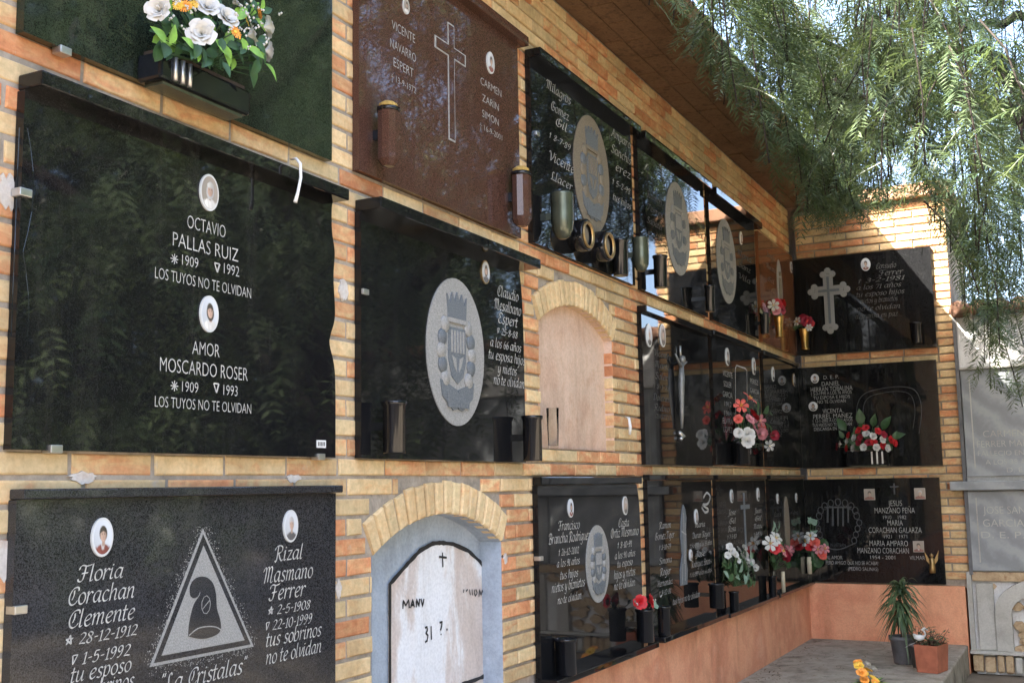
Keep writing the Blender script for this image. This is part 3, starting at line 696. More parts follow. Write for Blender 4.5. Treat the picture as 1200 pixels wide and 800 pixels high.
        for i in range(nr+1):
            for k in range(na):
                an = 2*math.pi*k/na; ru, rv = math.cos(an), math.sin(an)
                if square: mm = max(abs(ru), abs(rv)); ru, rv = ru/mm, rv/mm
                r_ = max(i/nr, .002); vs.append((x+a*ru*r_, y-.0006*(1-r_*r_), z+b*rv*r_)); cs.append((*col(ru*r_*.92, rv*r_*.92), 1))
        for i in range(nr):
            for k in range(na): fs.append((i*na+k, (i+1)*na+k, (i+1)*na+(k+1) % na, i*na+(k+1) % na))
        mb = MB(); mb.add(vs, fs, 'print', True); mb.tint = cs; mb.build('photo_print', parent)
    def clip(s, px, py, side='l'):
        x, z = s.loc(px, py); m = MB()
        m.box(x-.016, x+.016, -YB-.008, -YB+.02, z-.009, z+.009, 'metal'); m.build('clip', s.root, bevel=.002)
    def emblem(s, px, py, hpx, wpx, face='carved', dark='carved_dark', faint=False):
        x, z, a, b = s.oval(px, py, hpx, 1); a = (s.loc(px+wpx/2, py)[0]-s.loc(px-wpx/2, py)[0])/2; y = -YB
        m = MB(); n = 48
        m.prism([(x+a*math.cos(2*math.pi*k/n), z+b*math.sin(2*math.pi*k/n)) for k in range(n)], y-.004, y-.0002, face); d = m.build('emblem_disc', s.root)
        r = MB(); X = lambda q: x+q*a; Z = lambda q: z+q*b
        # crown with rays
        cr = [(-.30,.42),(.30,.42)]
        for k in range(9): cr.append((.34-.085*k+.0, .60+(.16 if k % 2 == 0 else .02)+.05*math.sin(math.pi*k/8)))
        r.prism([(X(p), Z(q)) for p, q in cr], y-.010, y-.0038, dark)
        r.prism([(X(p), Z(q)) for p, q in [(-.33,.38),(.33,.38),(.36,.44),(-.36,.44)]], y-.012, y-.0038, face)
        # shield and its bars
        sh = [(-.30,.32),(.30,.32),(.30,-.12),(.20,-.34),(0,-.44),(-.20,-.34),(-.30,-.12)]
        r.prism([(X(p), Z(q)) for p, q in sh], y-.0075, y-.0038, dark)
        for k in range(5):
            c = -.20+.10*k; r.prism([(X(c-.022), Z(-.02)), (X(c+.022), Z(-.02)), (X(c+.022), Z(.28)), (X(c-.022), Z(.28))], y-.0105, y-.0074, face)
        for sg in (-1, 1):                          # mantling scrolls
            for k in range(5):
                t = k/4; cx, cz = sg*(.40+.13*math.sin(t*3.1)), .34-.72*t
                r.lathe([(.0001, .0072), (a*.12, .0066), (a*.155, 0)], dark if k % 2 else face, (X(cx), y-.0038, Z(cz)), 10, 'y')
            r.prism([(X(sg*.12), Z(-.20)), (X(sg*.2), Z(-.06)), (X(sg*.06), Z(-.1)), (X(sg*.04), Z(-.28))], y-.0095, y-.0074, face)
            r.prism([(X(sg*.02), Z(-.52)), (X(sg*.58), Z(-.40)), (X(sg*.52), Z(-.62)), (X(sg*.16), Z(-.80)), (X(sg*.02), Z(-.78))], y-.009, y-.0038, dark)
        r.prism([(X(-.40), Z(-.56)), (X(.40), Z(-.56)), (X(.36), Z(-.76)), (X(-.36), Z(-.76))], y-.0115, y-.0085, dark)
        r.build('relief', d)
    def cross(s, pts, mat, px_w, t=.004):
        (xt, zt), (xb, zb), (xl, zl), (xr, zr) = [s.loc(*q) for q in pts]; ww = px_w/2; m = MB(); xc = (xt+xb)/2; zc = (zl+zr)/2
        m.prism([(xc-ww, zb), (xc+ww, zb), (xc+ww, zc-ww), (xr, zc-ww), (xr, zc+ww), (xc+ww, zc+ww), (xc+ww, zt), (xc-ww, zt), (xc-ww, zc+ww), (xl, zc+ww), (xl, zc-ww), (xc-ww, zc-ww)], -YB-t, -YB+.0005, mat)
        o_ = m.build('cross', s.root); return o_

def wavy(right=(), left=()):                   # quarry-faced edges: list of (fraction of height, inset)
    def f(w, h): return [(0+dx, h*t) for t, dx in left[::-1]] and [(dx, h*t) for t, dx in left[::-1]]+[(w-dx, h*t) for t, dx in right] or [(0, 0), (w, 0), (w, h), (0, h)]
    return f
def edge_outline(right, left=((0, 0), (1, 0))):
    def f(w, h):
        r = crom([(w-dx, h*t) for t, dx in right], 5); l = crom([(dx, h*t) for t, dx in left], 5)
        return r+l[::-1]
    return f

# --- top row, long wall
pa = Plaque('L', 1.605, 2.728, .990, 1.80, 'green', 'dark green granite plaque at the top left behind a box of white roses', hood=(.05, .035, 0, .01)); pa.clip(75, 60); pa.done()
pb = Plaque('L', 2.872, 4.028, .998, 1.81, 'red', 'polished red-brown granite plaque with a tall cross and two tube vases', hood=(.04, .04, 0, .03))
pb.roman([('VICENTE', 459, 486, 37, 11), ('NAVARRO', 457, 487, 59, 11), ('ESPERT', 461, 484, 79, 11), ('\u2020 13-9-1972', 458, 487, 98, 8),
          ('CARMEN', 563, 587, 102, 9), ('ZARIN', 565, 584, 120, 9), ('SIMON', 565, 584, 138, 9), ('\u2020 16-9-2001', 562, 588, 154, 7)], 'letter_grey')
pb.portrait(475, 8, 18, 'hair', 'cloth_white', 'photo_grey'); pb.portrait(574, 74, 25, 'hair', 'cloth_red', 'photo_bg')
pb.cross([(527, 28), (530, 166), (509, 55), (545, 66)], 'letter_grey', .046, .003); pb.cross([(527, 30), (530, 164), (510.5, 55.5), (543.5, 65.5)], 'red', .037, .0042)
pb.done()
pc = Plaque('L', 4.146, 5.345, 1.004, 1.80, 'black', 'black granite plaque mirroring branches, with a tan oval crest and round lamp holders', hood=(.05, .04, 0, .03))
pc.script([('Milagros', 640, 668, 108, 13), ('Gomez', 645, 666, 130, 13), ('Gil', 650, 664, 146, 12), ('+ 8-7-89', 643, 668, 165, 10), ('Vicente', 643, 672, 190, 14), ('Llacer', 645, 670, 212, 12),
           ('Amparo', 716, 738, 162, 12), ('Sanchis', 716, 739, 181, 12), ('Perez', 718, 738, 199, 12), ('+ 5-2-98', 717, 738, 218, 10), ('tus hijos', 718, 739, 236, 10)], 'letter_grey')
pc.emblem(693, 204, 133, 41, 'carved_tan', 'carved_dark'); pc.clip(629, 157); pc.done()
pd = Plaque('L', 5.443, 6.605, 1.000, 1.80, 'black', 'black granite plaque with a narrow pale oval relief, third hooded one from the corner', hood=(.05, .045, 0, .03))
pd.script([('Ramon', 758, 775, 232, 9), ('Torres', 758, 776, 247, 9), ('Sabater', 758, 776, 262, 9), ('+ 4-4-85', 759, 776, 277, 8), ('Teresa', 815, 826, 262, 8), ('Roig', 816, 826, 276, 8)], 'letter_faint')
pd.emblem(794, 268, 106, 27, 'carved', 'carved_dark'); pd.done()
pe = Plaque('L', 6.712, 7.818, .997, 1.79, 'black', 'black granite plaque with grey oval and small white portrait beside the brown plaque', hood=(.055, .045, 0, .03))
pe.emblem(851, 306, 96, 22, 'carved', 'carved_dark'); pe.portrait(868, 279, 15, 'hair', 'cloth_dark'); pe.script([('Maria', 864, 880, 300, 8), ('Sanz', 865, 879, 313, 8), ('Vila', 865, 879, 326, 8)], 'letter_faint'); pe.done()
pf = Plaque('L', 7.920, UC-.004, .990, 1.80, 'brown', 'rust brown plaque in the top row corner with a slim pale oval figure')
x, z, a, b = pf.oval(913.5, 338, 66, .36); m = MB(); n = 32
m.prism([(x+a*math.cos(2*math.pi*k/n), z+b*math.sin(2*math.pi*k/n)) for k in range(n)], -YB-.004, -YB+.0002, 'carved'); q = m.build('emblem_disc', pf.root)
m = MB(); m.lathe([(.0001, .02), (a*.2, .012), (a*.22, 0)], 'carved_tan', (x, -YB-.003, z+b*.5), 12, 'y')
m.prism([(x-a*.45, z-b*.75), (x+a*.45, z-b*.75), (x+a*.4, z-b*.1), (x+a*.3, z+b*.35), (x-a*.3, z+b*.35), (x-a*.4, z-b*.1)], -YB-.012, -YB-.0035, 'carved_tan'); m.build('relief', q)
pf.portrait(927, 313, 13); pf.script([('Josefa', 898, 908, 300, 7), ('Moreno', 898, 909, 314, 7), ('Gil', 899, 907, 328, 7), ('+ 3-6-84', 898, 908, 342, 6)], 'letter_faint'); pf.done()

# --- middle row, long wall
po = Plaque('L', 1.615, 2.750, .094, .855, 'black', 'large black granite plaque with two white oval portraits and a chipped wavy right edge', hood=(.05, .035, 0, .0),
            outline=edge_outline([(0, 0), (.12, .0), (.33, .004), (.43, .030), (.47, .026), (.55, .004), (.70, .012), (.80, .006), (.88, .020), (.97, .022), (1, .016)]))
po.roman([('OCTAVIO', 219, 264, 265, 16), ('PALLAS RUIZ', 202, 279, 289, 17), ('1909', 213, 232, 306, 13), ('1992', 262, 280, 316, 13), ('LOS TUYOS NO TE OLVIDAN', 181, 294, 331, 13.5),
          ('AMOR', 225, 257, 408.5, 16.5), ('MOSCARDO ROSER', 187, 290, 432, 17), ('1909', 213, 232, 453, 13), ('1993', 261.5, 278, 457, 13), ('LOS TUYOS NO TE OLVIDAN', 181, 294, 474, 13)])
for cx, cy in ((204, 303.5), (204, 452)):
    x, z = po.loc(cx, cy)
    for k in range(4):
        an = math.pi*k/4; po.txt.add([(x+math.cos(an)*.013+math.sin(an)*.0014, -.0262-.0001*k, z+math.sin(an)*.013-math.cos(an)*.0014), (x+math.cos(an)*.013-math.sin(an)*.0014, -.0262-.0001*k, z+math.sin(an)*.013+math.cos(an)*.0014),
            (x-math.cos(an)*.013-math.sin(an)*.0014, -.0262-.0001*k, z-math.sin(an)*.013+math.cos(an)*.0014), (x-math.cos(an)*.013+math.sin(an)*.0014, -.0262-.0001*k, z-math.sin(an)*.013-math.cos(an)*.0014)], [(3,2,1,0)], 'letter')
def tri(pl, cx, cy, wpx, hpx, mat='letter'):
    (xa, za), (xb, _), (xc, zc) = pl.loc(cx-wpx/2, cy-hpx/2), pl.loc(cx+wpx/2, cy-hpx/2), pl.loc(cx, cy+hpx/2)
    ribbon(pl.txt, [(xa, za), (xb, za)], .0036, -.0262, mat); ribbon(pl.txt, [(xa, za), (xc, zc)], .0034, -.0264, mat); ribbon(pl.txt, [(xb, za), (xc, zc)], .0055, -.0266, mat)
tri(po, 254, 313.5, 6, 11); tri(po, 253, 454.5, 6, 11)
po.portrait(244, 226, 43, 'hair_grey', 'cloth_white', 'photo_grey', cap='cloth_white'); po.portrait(244, 368, 43, 'hair', 'cloth_white', 'photo_bg')
po.clip(28, 226); po.clip(64, 526); po.clip(375, 535)
x, z = po.loc(376, 520); m = MB(); m.box(x-.021, x+.021, -YB-.003, -YB+.0002, z-.011, z+.011, 'white_plastic')
for k in range(5): m.box(x-.017+.007*k, x-.0135+.007*k, -YB-.0036, -YB-.0029, z-.006, z+.006, 'black_paint')
m.build('maker_tag', po.root); po.done()
# chiselled bevel down the left edge
(xa, za), (xb, zb) = po.loc(31, 150), po.loc(30, 395); m = MB()
for k in range(10):
    t0, t1 = k/10, (k+1)/10; f = lambda t: .010+.022*abs(math.sin(t*5.2))
    m.add([(-.0012, -.012, za+(zb-za)*t0), (f(t0), -YB-.0006, za+(zb-za)*t0), (f(t1), -YB-.0006, za+(zb-za)*t1), (-.0012, -.012, za+(zb-za)*t1)], [(0,1,2,3) if za > zb else (3,2,1,0)], 'black_gloss', True)
m.build('chiselled_bevel', po.root)
hk = MB(); (u_, z_) = W(350, 186, .07)
hk.tube([at('L', *W(341, 187, .03), .03), at('L', *W(347, 186, .065), .065), at('L', *W(352, 192, .085), .085), at('L', *W(352.5, 208, .085), .085), at('L', *W(349, 226, .08), .08), at('L', *W(346, 237, .078), .078)], [.003, .004, .0045, .0045, .0045, .006], 'white_plastic')
tag(hk.build('plastic_hook'), 'bent white plastic hook hung over the hood of a black plaque', 'hook')

pv = Plaque('L', 2.884, 4.034, .094, .862, 'black', 'black plaque with a large grey oval crest and two black tube vases', hood=(.075, .038, 0, .02),
            outline=edge_outline([(0, 0), (.4, .0), (.75, .003), (.9, .014), (1, .03)]))
pv.emblem(534, 412, 172, 67)
pv.script([('Claudio', 582, 607, 344, 15), ('Mesalbano', 579, 610, 360, 15), ('Espert', 583, 606, 375, 15), ('^ 25-8-88', 582, 606, 389.5, 11), ('a los 66 a\u00f1os', 574, 610, 404, 13), ('tu esposa hijos', 572, 615, 418.5, 13.5), ('y nietos', 583, 605, 433, 13), ('no te olvidan', 578, 614, 447, 13.5)])
pv.portrait(568, 319, 28, 'hair', 'cloth_dark', 'photo_bg', 'gold'); pv.clip(427, 342); pv.done()
p4 = Plaque('L', 5.420, 6.575, .098, .868, 'black', 'dark plaque with a slender silver crucifix figure next to the empty arch', hood=(.03, .035, 0, .0))
p4.portrait(776, 393, 27, 'hair', 'cloth_dark', 'photo_grey'); p4.portrait(760, 393, 27, 'hair_grey', 'cloth_dark')
p4.script([('Vicente', 766, 783, 415, 9), ('Marti', 767, 783, 428, 9), ('Soler', 767, 782, 441, 9), ('+ 8-1-78', 765, 784, 453, 8), ('Dolores', 765, 784, 466, 9), ('Rubio', 766, 784, 478, 9), ('Navarro', 765, 785, 487, 9)], 'letter_faint')
f = MB(); q = lambda px, py, o_: (lambda t: (t[0], -YB-o_, t[1]))(p4.loc(px, py, o_))
f.tube([q(797, 405, .01), q(797.5, 418, .01)], .006, 'metal', 6)
f.tube([q(798.5, 425, .03), q(798.5, 445, .03), q(798.5, 463, .028), q(799, 485, .025), q(799, 502, .022)], [.012, .020, .016, .012, .007], 'pewter', 8)
f.tube([q(798, 430, .03), q(794.5, 421, .03), q(791, 414, .02)], [.009, .007, .006], 'pewter', 6); f.tube([q(798.5, 430, .03), q(802, 426, .03), q(804.5, 424, .02)], [.009, .007, .006], 'pewter', 6)
f.lathe([(.001, -.024), (.016, -.014), (.019, 0), (.015, .016), (.001, .024)], 'pewter', q(799.5, 421, .035), 10); f.tube([q(796, 507, .012), q(801, 511, .012), q(797, 514, .012)], .014, 'metal', 6)
f.build('crucifix_figure', p4.root); p4.done()
p5 = Plaque('L', 6.655, 7.790, .104, .885, 'black', 'black plaque with a thin square outline behind the pink and white lilies', hood=(.02, .03, 0, 0))
p5.portrait(852, 418, 21); p5.portrait(883, 429, 20)
p5.roman([('VICENTE', 847, 858, 438, 7), ('SOLER', 848, 857, 450, 7), ('GARCIA', 847, 858, 462, 7), ('1912', 849, 857, 473, 6), ('1984', 849, 857, 484, 6), ('ELVIRA', 847, 858, 493, 7), ('LOPEZ', 848, 858, 503, 7), ('PEREZ', 879, 888, 447, 6), ('GARCIA', 879, 889, 458, 6), ('1990', 880, 888, 469, 5)], 'letter_grey')
ol = [p5.loc(862, 500), p5.loc(861.5, 432), p5.loc(863, 428), p5.loc(873, 431.5), p5.loc(875, 434), p5.loc(875.5, 470)]; ribbon(p5.txt, dens(ol, 3), .010, -.0262, 'letter_grey'); p5.done()
p6 = Plaque('L', 7.900, UC-.004, .104, .885, 'black', 'dim black plaque in the middle row corner with three tiny pale portraits', hood=(.015, .03, 0, 0))
p6.portrait(905.5, 438, 17); p6.portrait(930, 445, 15, rim='gold'); p6.script([('Carmen', 901, 914, 466, 7), ('Lopez', 903, 916, 480, 7), ('Emilio', 902, 917, 494, 7), ('Ruiz', 904, 916, 508, 7)], 'letter_faint'); p6.done()

# --- bottom row, long wall
pfl = Plaque('L', 1.633, 2.752, -.80, -.032, 'black2', 'speckled grey-black plaque with an engraved triangle holding a cap and slanted writing', hood=(.022, .022, 0, .008))
pfl.script([('Floria', 91, 144, 670, 23), ('Corachan', 78, 157, 695, 24), ('Clemente', 78, 157, 721, 24), ('* 28-12-1912', 75, 160, 743, 18), ('^ 1-5-1992', 82, 152, 766, 19), ('tu esposo', 82, 153, 784, 22), ('y sobrinos', 86, 156, 803, 22),
            ('Rizal', 321, 354, 647.5, 21), ('Masmano', 308, 366, 671, 22), ('Ferrer', 315, 357, 692, 22), ('* 2-5-1908', 313, 363, 711, 15), ('^ 22-10-1999', 310, 365, 728, 16), ('tus sobrinos', 311, 376, 743, 20), ('no te olvidan', 311, 376, 763, 20),
            ('"La Cristalas"', 187, 288, 790, 24)])
pfl.portrait(118.5, 629, 46, 'hair', 'cloth_red', 'photo_bg'); pfl.portrait(339.5, 616, 38, 'hair_grey', 'cloth_dark', 'photo_bg')
T = [pfl.loc(237.5, 619), pfl.loc(297, 757), pfl.loc(175, 781)]
def inset(T, k): cx = sum(t[0] for t in T)/3; cz = sum(t[1] for t in T)/3; return [(cx+(x-cx)*k, cz+(z-cz)*k) for x, z in T]
m = MB(); m.prism(inset(T, 1.0), -YB-.0012, -YB+.0002, 'carved'); m.prism(inset(T, .93), -YB-.0018, -YB-.0011, 'black2'); m.prism(inset(T, .80), -YB-.0024, -YB-.0017, 'carved')
for k in range(650):                           # sandblasted halo
    i = random.randrange(3); a, b = T[i], T[(i+1) % 3]; t = random.random(); ex = abs(random.gauss(0, .011)); L_ = math.hypot(b[0]-a[0], b[1]-a[1]); nx, nz = -(b[1]-a[1])/L_, (b[0]-a[0])/L_
    cx = sum(q_[0] for q_ in T)/3; cz = sum(q_[1] for q_ in T)/3; px_, pz_ = a[0]+(b[0]-a[0])*t, a[1]+(b[1]-a[1])*t
    if nx*(px_-cx)+nz*(pz_-cz) < 0: nx, nz = -nx, -nz
    x, z = px_+nx*ex, pz_+nz*ex; r_ = random.uniform(.0006, .0013); m.add([(x-r_, -YB-.0004, z-r_), (x+r_, -YB-.0004, z-r_), (x+r_, -YB-.0004, z+r_), (x-r_, -YB-.0004, z+r_)], [(0,1,2,3)], 'carved')
q = m.build('triangle_emblem', pfl.root)
m = MB(); C_ = [pfl.loc(*c) for c in [(219.5, 745), (221, 728), (226, 708), (233, 697), (233.5, 692), (231, 698), (226, 700.5), (222, 697), (221.5, 688), (225, 680), (232, 675.5), (241, 676), (248.5, 683), (252, 696), (253, 712), (257, 726), (257.5, 737), (252, 743.5), (240, 747.5), (230, 747.5)]]
m.prism(crom(C_+[C_[0]], 4)[:-1], -YB-.0034, -YB-.0023, 'black2')
ribbon(m, crom([pfl.loc(*c) for c in [(220, 744), (230, 736), (241, 733.5), (251, 734), (257, 737)]], 4), .003, -YB-.0040, 'carved')
cx, cz = pfl.loc(240, 708); ribbon(m, [(cx+.016*math.cos(t*.7), cz+.022*math.sin(t*.7)) for t in range(10)], .0022, -YB-.0040, 'carved'); ribbon(m, [pfl.loc(236, 713), pfl.loc(244, 703)], .0022, -YB-.0042, 'carved')
m.build('cap_relief', q); pfl.clip(22, 714); pfl.done()

pq = Plaque('L', 4.136, 5.305, -.757, -.008, 'black', 'black plaque with two small portraits around a grey oval crest above its own ledge', hood=(.018, .035, 0, .0), ledge=(.075, .028),
            outline=edge_outline([(0, 0), (.5, 0), (.78, .0), (.92, .012), (1, .035)]))
pq.script([('Francisco', 654, 679, 615, 13), ('Brancha Rodriguez', 642.5, 691, 629, 14), ('+ 26-12-2002', 654, 678, 645, 11), ('a los 91 a\u00f1os', 652, 679, 658, 11), ('tus hijos', 656, 677, 672, 12), ('nietos y biznietos', 646, 685, 685, 13), ('no te olvidan', 653, 681, 700, 11),
           ('Casta', 724, 737, 612, 12), ('Ortiz Mesmano', 715, 748, 623, 13), ('+ 8-10-91', 723, 740, 637, 10), ('a los 90 a\u00f1os', 720, 744, 649, 10), ('tu esposo', 723, 741, 659, 10), ('hijos y nietos', 719, 744, 671, 12), ('no te olvidan', 719, 744, 684, 11)])
pq.portrait(668, 595, 22, 'hair', 'cloth_red'); pq.portrait(732, 592, 22, 'hair_grey', 'cloth_dark', 'photo_grey'); pq.emblem(700, 660, 91, 27); pq.clip(633, 654); pq.done()
p4b = Plaque('L', 5.425, 6.530, -.752, .002, 'black', 'dark plaque with an engraved praying figure and two small portraits at its upper right', ledge=(.07, .028), hood=(.015, .03, 0, .0))
p4b.script([('Ramon', 772, 786, 615, 9), ('Gomez Tejer', 767, 790, 627, 10), ('+ 8-10-79', 772, 786, 640, 8), ('Simona', 772, 787, 656, 9), ('Roger', 773, 786, 669, 10), ('Hernandez', 770, 788, 682, 9), ('+ 8-12-81', 772, 786, 693, 8),
            ('Maria', 814, 826, 614, 8), ('Duran Reyes', 811, 832, 626, 8), ('+ 5-1-1988 a los 55 a\u00f1os', 808, 834, 637, 7), ('Jose', 815, 826, 648, 9), ('Rodriguez Simon', 810, 832, 659, 9), ('+ 1-1-1999 a los 66 a\u00f1os', 808, 834, 670, 7), ('tus hijos no te olvidan', 788, 820, 700, 9)], 'letter_grey')
fg = MB(); L_ = lambda px, py: p4b.loc(px, py)
body = [L_(*c) for c in [(800, 591), (802, 596), (803.5, 606), (803, 620), (804, 640), (803.5, 655), (805, 668), (804.5, 684), (797, 686), (796.5, 668), (799, 650), (797, 630), (797.5, 612), (798.5, 598)]]
fg.prism(body, -YB-.005, -YB+.0002, 'carved_dark')
for a_, b_ in (((800, 600), (801, 660)), ((802, 612), (802, 680)), ((799, 660), (798.5, 684)), ((797.5, 622), (803, 626))): ribbon(fg, dens([L_(*a_), L_(*b_)], 4), .008, -YB-.0056, 'letter_grey')
fg.build('praying_figure', p4b.root)
fg = MB(); fl_ = [(824, 583), (828, 577), (832, 582), (829, 590), (823, 591), (830, 597), (826, 600), (822, 594)]; ribbon(fg, crom([L_(*c) for c in fl_], 4), .014, -YB-.0015, 'letter_grey'); fg.build('flower_engraving', p4b.root)
p4b.portrait(815.5, 605, 18); p4b.portrait(809, 650, 14); p4b.done()
p5b = Plaque('L', 6.625, 7.800, -.765, .002, 'black', 'black plaque with a tall thin cross between two white portraits behind white flowers', ledge=(.06, .026), hood=(.015, .03, 0, 0))
p5b.portrait(857, 581, 16); p5b.portrait(888, 579, 16, 'hair_grey'); p5b.cross([(872.5, 577), (873, 645), (868, 594), (878, 593)], 'carved_dark', .028)
p5b.script([('Jose', 853, 862, 600, 8), ('Gil', 854, 862, 610, 8), ('Rosa', 853, 862, 619, 8), ('+ 7-3-83', 852, 863, 628, 7), ('Juan', 884, 892, 598, 7), ('Gil', 884, 892, 607, 7), ('Mateu', 883, 893, 616, 7), ('+ 5-5-90', 883, 893, 625, 7), ('Amparo', 883, 893, 634, 7)], 'letter_grey'); p5b.done()
p6b = Plaque('L', 7.905, UC-.004, -.768, .002, 'black', 'black plaque at the bottom corner with a tall pale standing oval relief', ledge=(.05, .026), hood=(.015, .03, 0, 0))
p6b.portrait(911, 584, 12); p6b.portrait(933, 583, 11); x, z, a, b = p6b.oval(922, 614, 66, .34)
m = MB(); m.prism([(x+a*math.cos(2*math.pi*k/28), z+b*math.sin(2*math.pi*k/28)) for k in range(28)], -YB-.006, -YB+.0002, 'carved_tan'); m.build('emblem_disc', p6b.root)
p6b.script([('Luis', 907, 915, 602, 7), ('Prats', 907, 915, 612, 7), ('Ana', 929, 935, 600, 6), ('Ros', 929, 935, 610, 6)], 'letter_faint'); p6b.done()

# --- return wall
pg = Plaque('R', .0, 1.052, .995, 1.770, 'black', 'black plaque high on the return wall with a scalloped pale cross')
pg.portrait(1014.5, 310, 15, 'hair', 'cloth_red'); (xt, zt), (xb, zb), (xl, zl), (xr, zr) = pg.loc(971, 317), pg.loc(972, 388), pg.loc(950, 341), pg.loc(993, 340)
m = MB(); xc = (xt+xb)/2; zc = (zl+zr)/2; ww = .038
m.prism([(xc-ww, zb+.03), (xc+ww, zb+.03), (xc+ww, zc-ww), (xr-.03, zc-ww), (xr-.03, zc+ww), (xc+ww, zc+ww), (xc+ww, zt-.03), (xc-ww, zt-.03), (xc-ww, zc+ww), (xl+.03, zc+ww), (xl+.03, zc-ww), (xc-ww, zc-ww)], -YB-.006, -YB+.0002, 'carved')
for ex, ez, nx, nz in ((xc, zt-.03, 0, 1), (xc, zb+.03, 0, -1), (xl+.03, zc, -1, 0), (xr-.03, zc, 1, 0)):
    for k in (-1, 0, 1):
        cx, cz = ex+nx*(.028 if k == 0 else .0)+(-nz)*k*.036, ez+nz*(.028 if k == 0 else .0)+nx*k*.036
        m.lathe([(.026, 0), (.026, .0065+.0006*(k+1)), (.022, .0085+.0006*(k+1))], 'carved', (cx, -YB-.0, cz), 12, 'y', False)
m.box(xc-.010, xc+.010, -YB-.010, -YB-.0055, zb+.06, zt-.05, 'carved_dark'); m.box(xl+.06, xc-.0105, -YB-.010, -YB-.0055, zc-.01, zc+.01, 'carved_dark'); m.box(xc+.0105, xr-.06, -YB-.010, -YB-.0055, zc-.01, zc+.01, 'carved_dark'); m.build('scalloped_cross', pg.root)
pg.script([('Consuelo', 1026, 1050, 311, 8), ('Ferrer', 1030, 1058, 319, 8), ('+ 3-2-1981', 1004, 1060, 327, 7), ('a los 71 a\u00f1os', 1003, 1056, 335, 7), ('tu esposo hijos', 1003, 1060, 343, 7), ('nietos y biznietos', 1008, 1052, 351, 7), ('no te olvidan', 1004, 1055, 360, 7), ('descansa en paz', 1002, 1052, 369, 7)], 'letter_faint'); pg.done()
ph = Plaque('R', .0, 1.040, .100, .895, 'black', 'black plaque in the middle of the return wall lettered beside two round portraits')
ph.portrait(955, 443.5, 11, asp=.85); ph.portrait(953, 476, 11, asp=.95)
ph.roman([('D. E. P.', 965, 983, 441.5, 4.5), ('DANIEL', 963, 984, 449, 5.5), ('HERRAN TOBALINA', 950, 999, 455, 5.5), ('\u2020 5-3-1990 A LOS 76 A\u00d1OS', 950, 998, 460, 4), ('TU ESPOSA E HIJOS', 953, 996, 465, 4), ('NO TE OLVIDAN', 958, 991, 470, 4),
          ('VICENTA', 964, 987, 481, 5.5), ('PERREL MA\u00d1EZ', 953, 999, 487, 5.5), ('\u2020 12-1-2002 A LOS 84 A\u00d1OS', 952, 999, 492, 4), ('TUS HIJOS NO TE OLVIDAN', 952, 998, 497, 4), ('DESCANSA EN PAZ', 954, 990, 502, 4)], 'letter_grey')
m = MB(); ring_ = crom([ph.loc(*c) for c in [(1008, 512), (1004, 480), (1012, 462), (1034, 455), (1058, 453), (1074, 459), (1080, 480), (1077, 508)]], 5); ribbon(m, ring_, .005, -YB-.001, 'dim'); ribbon(m, [(a_*.8+ph.loc(1042, 480)[0]*.2, b_*.8+ph.loc(1042, 480)[1]*.2) for a_, b_ in ring_], .004, -YB-.001, 'dim'); m.build('faint_engraving', ph.root); ph.done()
pj = Plaque('R', .0, 1.008, -.775, .012, 'black', 'black plaque low on the return wall with engraved crest and small square photos')
pj.roman([('JESUS', 1041, 1057, 589, 7), ('MANZANO PE\u00d1A', 1025, 1072, 597.5, 7), ('1910    1982', 1035, 1062, 605.5, 4.5), ('MARIA', 1040, 1058, 612, 7), ('CORACHAN GALARZA', 1018, 1080, 620.5, 7), ('1921    1971', 1036, 1063, 628, 4.5), ('MARIA AMPARO', 1019, 1064, 636, 7), ('MANZANO CORACHAN', 1005, 1065, 644.5, 7),
          ('1954 - 2001', 1020, 1049, 652.5, 4.5), ('VILMAR', 1066, 1084, 653, 5), ('AL AMOR', 968, 987, 652.5, 4.5), ('PERO AMIGO QUE NO SE ACABA!', 968, 1029, 659, 4.5), ('(PEDRO SALINAS)', 994, 1029, 666, 4.5)], 'letter_grey')
pj.roman([('IN AETERN', 973, 991, 638, 4)], 'dim'); pj.cross([(1048, 566), (1048, 579), (1043, 570), (1053, 570)], 'dim', .012, .002)
for px_, py_, ha in ((1019, 579, 'hair'), (1078, 578, 'hair_grey'), (1076.5, 640, 'hair')): pj.portrait(px_, py_, 13, ha, 'cloth_red', 'photo_grey', 'photo_grey', .95, True)
m = MB(); J = lambda px, py: pj.loc(px, py)
for k in range(9):
    an = math.pi*(k/8); cx, cy = 982+math.cos(an)*22, 604-math.sin(an)*16; c = J(cx, cy); ribbon(m, [(c[0]+.022*math.cos(t*.8), c[1]+.028*math.sin(t*.8)) for t in range(9)], .006, -YB-.0010-.0002*(k % 3), 'dim')
for sg in (-1, 1):
    for k in range(4):
        c = J(982+sg*(25-2*k), 612+k*7); ribbon(m, [(c[0]+.02*math.cos(t*.8), c[1]+.024*math.sin(t*.8)) for t in range(9)], .006, -YB-.0010-.0002*(k % 3), 'dim')
for k in range(5): ribbon(m, [J(970+k*6, 594), J(970+k*6, 612+(4 if k in (1, 2, 3) else 0))], .014, -YB-.0018, 'dim')
ribbon(m, crom([J(962, 634), (J(972, 642)), J(985, 643), J(1002, 636)], 4), .008, -YB-.0012, 'dim'); ribbon(m, [J(966, 594), J(998, 594)], .012, -YB-.0022, 'dim')
m.build('engraved_crest', pj.root)
an = MB(); base = pj.loc(1093, 671, .03); q = lambda dx, dz, o_=.03: (base[0]+dx, -YB-o_, base[1]+dz)
an.tube([q(0, 0), q(0, .03), q(.002, .07), q(0, .10), q(0, .115)], [.02, .024, .018, .02, .008], 'gold', 8); an.lathe([(.001, -.016), (.014, -.006), (.015, .004), (.001, .016)], 'gold', q(0, .128), 10)
